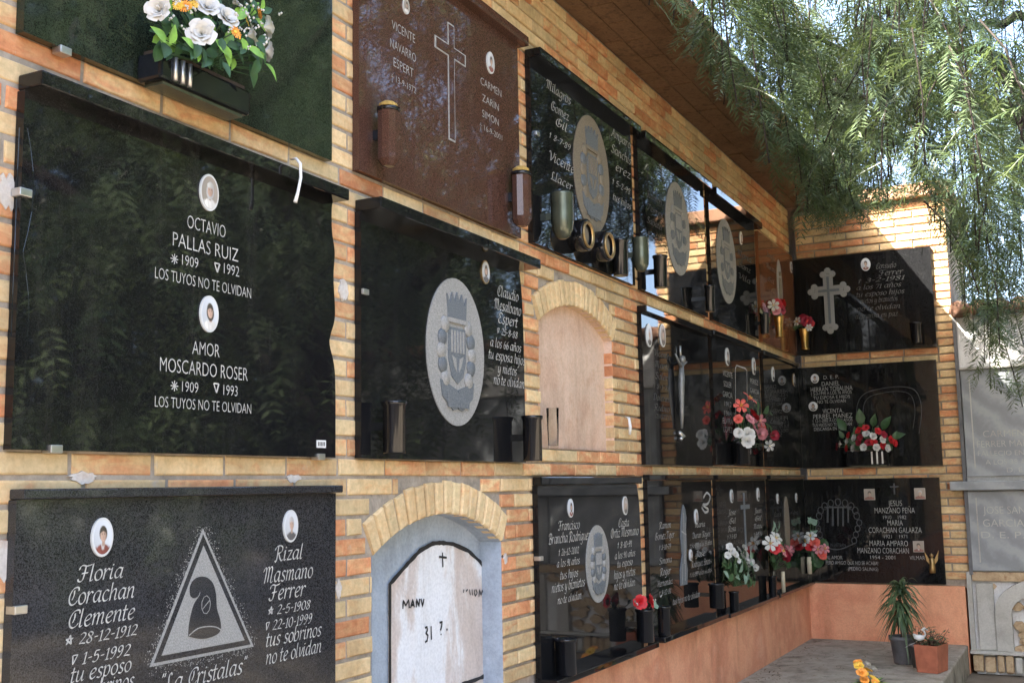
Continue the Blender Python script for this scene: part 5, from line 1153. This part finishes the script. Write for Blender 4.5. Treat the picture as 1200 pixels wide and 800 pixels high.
for k in range(40): a = random.uniform(0, 6.28); leaf(lf, (math.cos(a)*.03, math.sin(a)*.03, .09), (math.cos(a), math.sin(a), random.uniform(.1, 1)), (0, 0, 1), random.uniform(.05, .08), .018, random.choice(['leaf_dark', 'leaf_bright']), .3)
lf.build('leaves', t)

# ------------------------------------------------------------------ marble niche block at the right
mbk = thing('marble_niche_block', 'older whitewashed niche block with grey marble slabs and a carved arch at right', 'wall', (UC, 0, 0), ROT['R'])
X0, X1 = 1.178, 4.2
m = MB(); m.box(X0, X1, .035, 1.5, 0, 1.235+ZS, 'lime_white'); m.build('wall_core', mbk)
m = MB(); m.box(RE+.002, 1.20, -.012, .034, -.70+ZS, 1.22+ZS, 'pot_grey'); m.build('dark_gap_strip', mbk)  # solid dark strip in place of the shaded recess beside the pier
def mslab(z0, z1, x0, name='marble_slab'):
    m = MB(); x = x0
    while x < X1-.5:
        m = MB(); m.box(x, x+1.02, -.002, .034, z0+ZS, z1+ZS, 'marble'); m.build(name, mbk, bevel=.004)
        m = MB(); m.box(x+.055, x+.063, -.0045, -.0015, z0+.06+ZS, z1-.05+ZS, 'limestone'); m.build('raised_line', mbk); x += 1.04
mslab(.012, .800, 1.205); mslab(-.672, -.095, 1.195)
m = MB(); m.box(1.2, X1, -.004, .034, .822+ZS, 1.20+ZS, 'lime_white'); m.build('upper_panel', mbk, bevel=.004)
m = MB(); m.box(1.20, X1, -.03, .033, .803+ZS, .820+ZS, 'limestone'); m.build('string_course', mbk, bevel=.004)
m = MB(); m.box(1.085, X1, -.075, .033, -.088+ZS, -.022+ZS, 'marble'); m.build('shelf', mbk, bevel=.006)
tm = MB(); off_ = -.003
def rt_text(lines, mat):
    for tx, xl, xr, yc, h in lines:
        a, zc = WR(xl, yc, .002); b, _ = WR(xr, yc, .002); _, zt = WR(xl, yc-h/2, .002); _, zb = WR(xl, yc+h/2, .002); roman_text(tm, tx, a, b, zc, zt-zb, mat, y=-.004)
rt_text([('CARMEN', 1152, 1200, 508, 8), ('FERRER MARTIN', 1145, 1222, 520, 8), ('FALLECIO EN 1948', 1146, 1222, 531, 6), ('A LOS 38 A\u00d1OS', 1155, 1222, 541, 6), ('D. E. P.', 1180, 1212, 550, 6), ('JOSE SANZ', 1152, 1210, 597, 9), ('GARCIA', 1152, 1200, 612, 9), ('D. E. P.', 1150, 1200, 626, 8)], 'limestone')
o = tm.build('inscription', mbk); o.location = (0, 0, ZS)
# capping tiles
m = MB()
for k in range(22):
    x = X0-.02+k*.14; m.tube([(x+.07, -.10, 1.235+ZS+.015), (x+.07, .5, 1.32+ZS)], .065, 'old_tile', 12)
m.box(X0-.02, X1, -.06, .55, 1.236+ZS, 1.262+ZS, 'old_tile'); m.build('capping_tiles', mbk)
# carved arch and its rubble filling
m = MB(); za, zb_ = -.70, -1.25
m.box(1.150, 1.185, -.006, .034, za+ZS-.56, za+ZS+.02, 'limestone')
m.box(1.19, X1, -.006, .034, -.745+ZS, -.680+ZS, 'rubble'); m.build('coping', mbk, bevel=.004)
for k in range(2):
    xs0 = 1.19+k*1.06; xo0, xo1 = xs0+.10, xs0+1.0; cx = (xo0+xo1)/2
    th = np.linspace(math.pi, 0, 17)
    inner = [(cx+math.cos(q)*(.30), -.97+ZS+math.sin(q)*.16) for q in th]; outer = [(cx+math.cos(q)*(.41), -.955+ZS+math.sin(q)*.25) for q in th]
    m = MB(); poly = [(cx-.41, -1.235+ZS), (cx-.41, -.955+ZS)]+outer[1:-1]+[(cx+.41, -.955+ZS), (cx+.41, -1.235+ZS), (cx+.30, -1.235+ZS), (cx+.30, -.97+ZS)]+inner[1:-1][::-1]+[(cx-.30, -.97+ZS), (cx-.30, -1.235+ZS)]
    n = len(poly); half = 2+15+2
    ol = [(cx-.41, -1.235+ZS)]+outer+[(cx+.41, -1.235+ZS)]; il = [(cx-.30, -1.235+ZS)]+inner+[(cx+.30, -1.235+ZS)]
    for i in range(len(ol)-1):
        a, b, c, d = ol[i], ol[i+1], il[i+1], il[i]
        m.add([(a[0], -.03, a[1]), (b[0], -.03, b[1]), (c[0], -.03, c[1]), (d[0], -.03, d[1]), (a[0], .034, a[1]), (b[0], .034, b[1]), (c[0], .034, c[1]), (d[0], .034, d[1])], [(0,3,2,1), (0,1,5,4), (2,3,7,6)], 'limestone')
    m.build('stone_arch', mbk)
    m = MB(); m.box(cx-.53, cx-.412, -.008, .034, -1.235+ZS, -.76+ZS, 'limestone'); m.build('pilaster', mbk, bevel=.006)
    m = MB()                                     # carved filling: overlapping irregular stones
    for i in range(60):
        px_, pz_ = random.uniform(cx-.28, cx+.28), random.uniform(-1.23, -.84)+ZS
        if (px_-cx)**2/.30**2+max(0, pz_-(-.97+ZS))**2/.15**2 > .95: continue
        r_ = random.uniform(.03, .06); nn = random.randint(5, 8); y_ = .004+random.uniform(-.012, .012)
        m.prism([(px_+r_*math.cos(2*math.pi*j/nn)*random.uniform(.7, 1.2), pz_+r_*.7*math.sin(2*math.pi*j/nn)*random.uniform(.7, 1.2)) for j in range(nn)], y_, .033, 'rubble')
    m.build('rubble_filling', mbk)
    m = MB()
    for i in range(26):
        px_, pz_ = random.uniform(cx-.5, cx+.5), random.uniform(-.95, -.75)+ZS
        if (px_-cx)**2/.43**2+max(0, pz_-(-.955+ZS))**2/.26**2 < 1.0: continue
        r_ = random.uniform(.03, .05); nn = 7; m.prism([(px_+r_*math.cos(2*math.pi*j/nn), pz_+r_*.6*math.sin(2*math.pi*j/nn)) for j in range(nn)], .01+random.uniform(-.01, .01), .033, 'rubble')
    m.build('spandrel_stones', mbk)
m = MB(); m.box(1.145, X1, -.05, .034, -1.262+ZS, -1.237+ZS, 'limestone'); m.build('sill', mbk, bevel=.005)
m = MB(); x = 1.16
while x < 3.2:
    ww = random.uniform(.05, .09); m.box(x, x+ww-.008, -.03+random.uniform(-.012, .012), .034, 0.02, -1.264+ZS-random.uniform(0, .02), random.choice(['rubble', 'limestone', 'rubble'])); x += ww
m.build('footing_stones', mbk, bevel=.012)

# ------------------------------------------------------------------ trees
def frond_mesh(name, fr, mat, parent, pairs=9, lw_=.16, rach=True):
    """fr: array of (px,py,pz, dx,dy,dz, sx,sy,sz, length, tint); one pinnate leaf each, all leaflets real faces"""
    fr = np.asarray(fr, dtype=np.float64); n = len(fr)
    P, D, Sd, Ln, Ti = fr[:, 0:3], fr[:, 3:6], fr[:, 6:9], fr[:, 9], fr[:, 10]
    D = D/np.linalg.norm(D, axis=1, keepdims=True); Sd = Sd-D*(Sd*D).sum(1, keepdims=True); Sd /= np.linalg.norm(Sd, axis=1, keepdims=True); Nn = np.cross(D, Sd)
    V = []; T = []
    ts = np.linspace(.12, 1, pairs)
    for i, t in enumerate(ts):
        c = P+D*(Ln*t)[:, None]+np.array([0, 0, -1.0])*(Ln*.22*t*t)[:, None]
        l = Ln*.30*(math.sin(math.pi*(.18+.72*t))**.7)
        for sg in (-1, 1):
            jit = rng.normal(0, .16, (n, 3)); ld = D*.62+Sd*sg*.78+Nn*.12+jit; ld[:, 2] -= .15; ld /= np.linalg.norm(ld, axis=1, keepdims=True)
            wv = np.cross(ld, Nn+jit*.6); wv /= np.linalg.norm(wv, axis=1, keepdims=True)
            w_ = l*lw_/2*1.15
            V.append(np.stack([c, c+ld*(l*.45)[:, None]+wv*w_[:, None], c+ld*l[:, None]+np.array([0, 0, -.08])*l[:, None], c+ld*(l*.45)[:, None]-wv*w_[:, None]], 1)); T.append(np.repeat(np.clip(Ti+rng.normal(0, .12, n), 0, 1), 4))
    if rach:
        e = P+D*Ln[:, None]+np.array([0, 0, -1.0])*(Ln*.22)[:, None]; m_ = P+D*(Ln*.5)[:, None]+np.array([0, 0, -1.0])*(Ln*.055)[:, None]; w_ = (Ln*.006)[:, None]
        V.append(np.stack([P-Nn*w_, m_-Nn*w_, m_+Nn*w_, P+Nn*w_], 1)); V.append(np.stack([m_-Nn*w_, e, e, m_+Nn*w_], 1)+0); T += [np.repeat(Ti*.6, 4)]*2
        V[-1][:, 2] += Nn*1e-5
    V = np.concatenate([v.reshape(-1, 3) for v in V]); T = np.concatenate(T)
    nf = len(V)//4; me = bpy.data.meshes.new(name)
    me.vertices.add(len(V)); me.vertices.foreach_set('co', V.astype(np.float32).ravel())
    me.loops.add(nf*4); me.loops.foreach_set('vertex_index', np.arange(nf*4, dtype=np.int32)); me.polygons.add(nf); me.polygons.foreach_set('loop_start', np.arange(0, nf*4, 4, dtype=np.int32)); me.polygons.foreach_set('loop_total', np.full(nf, 4, dtype=np.int32))
    me.materials.append(MAT[mat]); me.update(calc_edges=True)
    a = me.attributes.new('tint', 'FLOAT', 'POINT'); a.data.foreach_set('value', T.astype(np.float32))
    o = bpy.data.objects.new(name, me); COL.objects.link(o); o.parent = parent; return o

# weeping pepper tree whose crown hangs over the corner
TX, TY = 8.3, -4.3
NSTR = 330
pt_ = thing('pepper_tree', 'weeping pepper tree with feathery hanging leaves over the corner', 'tree', (0, 0, 0))
tk = MB(); bank = []
def limb(pts, r0, r1, twigs=0):
    P = [Vector(p) for p in pts]; q = []
    for i in range(len(P)-1):
        a, b, c, d = P[max(i-1, 0)], P[i], P[i+1], P[min(i+2, len(P)-1)]
        for k in range(6):
            t = k/6; q.append(.5*((2*b)+(c-a)*t+(2*a-5*b+4*c-d)*t*t+(-a+3*b-3*c+d)*t**3)+Vector((random.gauss(0, .012), random.gauss(0, .012), random.gauss(0, .012))))
    q.append(P[-1]); n = len(q); tk.tube(q, [r0+(r1-r0)*i/(n-1) for i in range(n)], 'bark', 9)
    bank.extend(q[2:]); return q
limb([(TX, TY, -.05), (TX+.05, TY+.05, .6), (TX-.1, TY+.2, 1.3), (TX-.15, TY+.45, 1.9)], .26, .17)
fk = (TX-.15, TY+.45, 1.9)
limb([fk, (7.9, -2.9, 3.1), (7.5, -1.9, 3.55), (7.0, -1.25, 3.75), (6.2, -.75, 3.95)], .048, .010)
limb([(7.5, -1.9, 3.55), (7.7, -1.2, 4.1), (8.0, -.7, 4.5)], .07, .02)
limb([(7.9, -2.9, 3.1), (8.6, -2.3, 3.9), (9.2, -1.6, 4.2), (9.6, -1.0, 4.4)], .08, .02)
limb([fk, (7.2, -3.6, 3.2), (6.2, -3.2, 4.1), (5.2, -2.8, 4.6), (4.6, -2.3, 4.8)], .13, .025)
limb([(6.2, -3.2, 4.1), (5.9, -2.3, 4.5), (5.7, -1.5, 4.7)], .06, .018)
limb([fk, (9.0, -4.2, 3.3), (9.9, -3.9, 4.3), (10.6, -3.4, 4.8)], .12, .03); limb([fk, (8.1, -5.0, 3.4), (7.8, -5.9, 4.4), (7.3, -6.6, 4.7)], .12, .03)
limb([(9.9, -3.9, 4.3), (10.2, -2.8, 4.6), (10.4, -1.8, 4.6)], .06, .02); limb([fk, (6.9, -4.4, 3.0), (5.8, -4.9, 3.8), (4.9, -5.2, 4.1)], .10, .03)
def seen(px, py, x):
    d = fw+(px-600)/F*r2+(400-py)/F*u2; t = x/d[0]; return (x, -CAMY+d[1]*t, d[2]*t+ZS)
limb([(7.9, -2.9, 3.1), (7.6, -2.1, 3.45), seen(1150, 60, 7.3), seen(1079, 80, 7.2), seen(1045, 97, 7.0), seen(1007, 117, 6.8), seen(962, 96, 6.6)], .05, .009)
limb([seen(1079, 80, 7.2), seen(1085, 110, 7.2), seen(1105, 128, 7.1), seen(1130, 150, 7.1)], .028, .006); limb([seen(1085, 110, 7.2), seen(1080, 145, 7.1), seen(1050, 165, 7.0), seen(1032, 176, 7.0)], .02, .005)
limb([seen(1007, 117, 6.8), seen(985, 100, 6.7), seen(975, 75, 6.6)], .018, .005); limb([seen(1150, 60, 7.3), seen(1185, 75, 7.2), seen(1200, 130, 7.0), seen(1192, 175, 7.0)], .02, .006)
limb([seen(1105, 128, 7.1), seen(1112, 160, 7.0), seen(1100, 185, 7.0)], .014, .004); limb([seen(1045, 97, 7.0), seen(1020, 140, 6.9), seen(1000, 150, 6.9)], .014, .004); limb([seen(1200, 20, 7.5), seen(1120, 35, 7.2), seen(1060, 30, 7.0), seen(1000, 50, 6.8)], .03, .006)
bank0 = np.array([tuple(b) for b in bank])
# hanging strings of leaves
def proj(p):
    d = np.array(p, dtype=float)-np.array([0, -CAMY, ZS]); z = d@fw
    return 600+F*(d@r2)/z, 400-F*(d@u2)/z
EDGE = np.array([(700, -60), (735, -10), (770, 45), (828, 108), (880, 170), (900, 215), (930, 278), (950, 282), (990, 262), (1040, 266), (1075, 250), (1105, 285), (1122, 345), (1140, 470), (1200, 500), (1400, 520)], dtype=float)
def crown_edge(px): return np.interp(px, EDGE[:, 0], EDGE[:, 1])          # lower outline of the drooping crown
fr = []; strings = []
def hang(x, d, ztop, zbot, dens_=21, big=.95, keep=1.0, slack=14):
    p = Vector((x, -d, ztop)); L_ = ztop-zbot
    a = random.uniform(0, 6.28); drift = Vector((math.cos(a), math.sin(a), 0))*random.uniform(.05, .3); pts = []
    n = max(4, int(L_/.12))
    for i in range(n+1):
        t = i/n; q = p+drift*(t**.6)+Vector((random.gauss(0, .006), random.gauss(0, .006), -L_*t))
        X_, Y_ = proj(q)
        if Y_ > crown_edge(X_)-8 or X_ < 745 or (q.y > -.50 and q.z < ZTOP+ZS+.3) or (q.x > UC-.1 and q.y > -1.35 and q.z < ZTOP+ZS+.3): break
        pts.append(q)
    if len(pts) < 3: return
    strings.append(pts); n = len(pts)-1; L2 = (pts[0]-pts[-1]).length
    for k in range(int(L2*dens_)):
        t = random.random(); i = min(int(t*n), n-1); q = pts[i].lerp(pts[i+1], t*n-i)
        a = random.uniform(0, 6.283); dz = -random.uniform(.25, 1.5); D = Vector((math.cos(a), math.sin(a), dz)).normalized(); sd = (-math.sin(a), math.cos(a), random.gauss(0, .5))
        l_ = random.uniform(.13, .25)*big; e = q+D*l_+Vector((0, 0, -.2*l_))
        if e.y > -.47 and e.z < ZTOP+ZS+.35: continue
        if e.x > UC-.02 and e.y > -1.25 and e.z < ZTOP+ZS+.2: continue
        X_, Y_ = proj(e)
        if Y_ > crown_edge(X_)+random.uniform(-slack, slack) or X_ < 735: continue
        fr.append((q.x, q.y, q.z, *D, *sd, l_, random.random()))
for k in range(NSTR):
    x = random.uniform(4.1, 9.8); d = random.uniform(.52, 1.95)
    if noise3(Vector((x*1.1, d*2.2, 1.7))) < -.05: continue
    if 7.3 < x < 9.1 and d < 1.6 and random.random() < .5: continue
    zt = random.uniform(2.0, 4.9)+ZS*.55; hang(x, d, zt, zt-random.uniform(.4, 1.2))
for k in range(95):                              # the shaggy rim along the eave
    x = random.uniform(3.9, 8.2); d = random.uniform(.52, .8); zt = random.uniform(2.5, 3.1)+ZS; hang(x, d, zt, zt-random.uniform(.7, 1.5), 26)
for k in range(215):
    x = random.uniform(4.6, 7.6); d = random.uniform(.95, 1.95); zt = random.uniform(2.4, 5.0)+ZS*.55
    if noise3(Vector((x*1.6, d*2.6, 5.1))) < -.02: continue
    hang(x, d, zt, zt-random.uniform(.3, .9), 22)
for k in range(15):
    px, py, x = random.uniform(1085, 1210), random.uniform(285, 365), random.uniform(5.4, 7.2); q = seen(px, py, x); hang(x, -q[1], q[2]+random.uniform(.4, .9), q[2], 22, 1, 1, 40)
for px, py, x, L_ in ((1150, 500, 8.2, 1.1), (1172, 470, 8.0, 1.0), (1190, 500, 7.9, 1.3), (1138, 420, 8.3, .9), (1160, 360, 7.6, .8), (1185, 400, 7.4, .9), (1144, 340, 8.0, .7), (1196, 440, 8.4, 1.0), (1168, 440, 8.5, .9), (1150, 445, 8.0, .8)):
    d_ = fw+(px-600)/F*r2+(400-py)/F*u2; t_ = x/d_[0]; hang(x, CAMY-d_[1]*t_, d_[2]*t_+ZS+L_, d_[2]*t_+ZS, 20, 1.2, 1, 60)
frond_mesh('hanging_leaves', fr, 'pepper', pt_, 11, .125)
for q in strings: tk.tube(q[::2] if len(q) > 5 else q, .0035, 'bark', 4)
# unseen crown, thickened over the path and added over the roof for its shade
fr = []
def puff(n, c0, c1, big=1.0):
    for k in range(n):
        q = (random.uniform(c0[0], c1[0]), random.uniform(c0[1], c1[1]), random.uniform(c0[2], c1[2])); X_, Y_ = proj(q) if q[0] > .5 else (2000, 0)
        if q[1] > -2.15 and 0 < X_ < 1260 and Y_ > -40: continue
        a = random.uniform(0, 6.283); fr.append((*q, math.cos(a), math.sin(a), -random.uniform(.3, 1.4), -math.sin(a), math.cos(a), random.gauss(0, .4), random.uniform(.28, .46)*big, random.random()))
for k in range(70):
    cx, cy = random.uniform(4.6, 11.2), -random.uniform(2.5, 6.0); cz = random.uniform(1.7, 5.2) if k % 3 else random.uniform(3.0, 5.4); r_ = random.uniform(.4, .8)
    puff(75, (cx-r_, cy-r_, cz-r_*1.1), (cx+r_, min(cy+r_, -2.2), cz+r_*.6))
for k in range(16):  # clumps added above the roof, out of view, to shade the hanging leaves
    cx, cy, cz = random.uniform(2.2, 5.4), random.uniform(-.3, 1.6), random.uniform(4.9, 6.3); r_ = random.uniform(.4, .7); puff(60, (cx-r_, cy-r_, cz-r_*.7), (cx+r_, cy+r_, cz+r_*.5))
for k in range(14):
    cx, cy, cz = random.uniform(4.5, 7.5), -random.uniform(.6, 2.2), random.uniform(5.4, 6.4); r_ = random.uniform(.4, .7); puff(50, (cx-r_, cy-r_, cz-r_*.6), (cx+r_, cy+r_, cz+r_*.5))
frond_mesh('unseen_shade_crown', fr, 'pepper', pt_, 6, .24)
limb([(5.2, -2.8, 4.6), (4.8, -1.5, 5.2), (4.4, -.2, 5.5), (3.8, 1.0, 5.6)], .05, .015)  # limb added to carry the shading clumps over the roof
tk.build('trunk', pt_)

# cypress row across the path (seen mirrored in the polished plaques)
def cypress_mesh(parent):
    m = MB(); m.tube([(0, 0, -.05), (0, 0, 1.0), (.03, 0, 3.5)], [.13, .11, .04], 'bark', 8); m.build('trunk', parent)
    fr = []
    for k in range(2300):
        z = random.uniform(.25, 5.0); R = .85*math.sin(min(1, (z+.5)/1.6)*math.pi/2)*(1-(z/5.3)**2.2)+.05; a = random.uniform(0, 6.283); r_ = R*random.uniform(.65, 1.08)
        fr.append((r_*math.cos(a), r_*math.sin(a), z, math.cos(a)*.6, math.sin(a)*.6, random.uniform(.2, 1.4), -math.sin(a), math.cos(a), random.gauss(0, .4), random.uniform(.22, .4), random.random()))
    frond_mesh('crown', fr, 'cypress', parent, 5, .5, False)
spots = [(1.5, -7.2, 1.0, 1.3), (3.4, -7.6, 1.1, 1.4), (5.2, -7.4, 1.1, 1.6), (6.9, -7.9, 1.2, 1.75), (8.5, -7.3, 1.15, 1.7), (10.2, -7.8, 1.25, 1.8), (11.9, -7.4, 1.15, 1.7), (13.7, -8.0, 1.2, 1.6), (16.4, -8.2, 1.1, 1.25), (19.0, -8.8, 1.1, 1.1), (22.4, -8.4, 1.1, 1.2),
         (-6.6, -1.0, 1.1, 1.1), (-7.0, -3.0, 1.2, 1.2)]
c0 = thing('cypress', 'dark cypress in the row across the path', 'tree', (*spots[0][:2], 0), 0, 'cypress row across the path'); cypress_mesh(c0)
for i, (x, y, s_, h_) in enumerate(spots):
    if i == 0: r = c0
    else:
        r = c0.copy(); COL.objects.link(r)
        for ch in c0.children: c = ch.copy(); COL.objects.link(c); c.parent = r
    r.location = (x, y, 0); r.rotation_euler = (0, 0, i*1.7); r.scale = (s_*1.2, s_*1.2, h_)
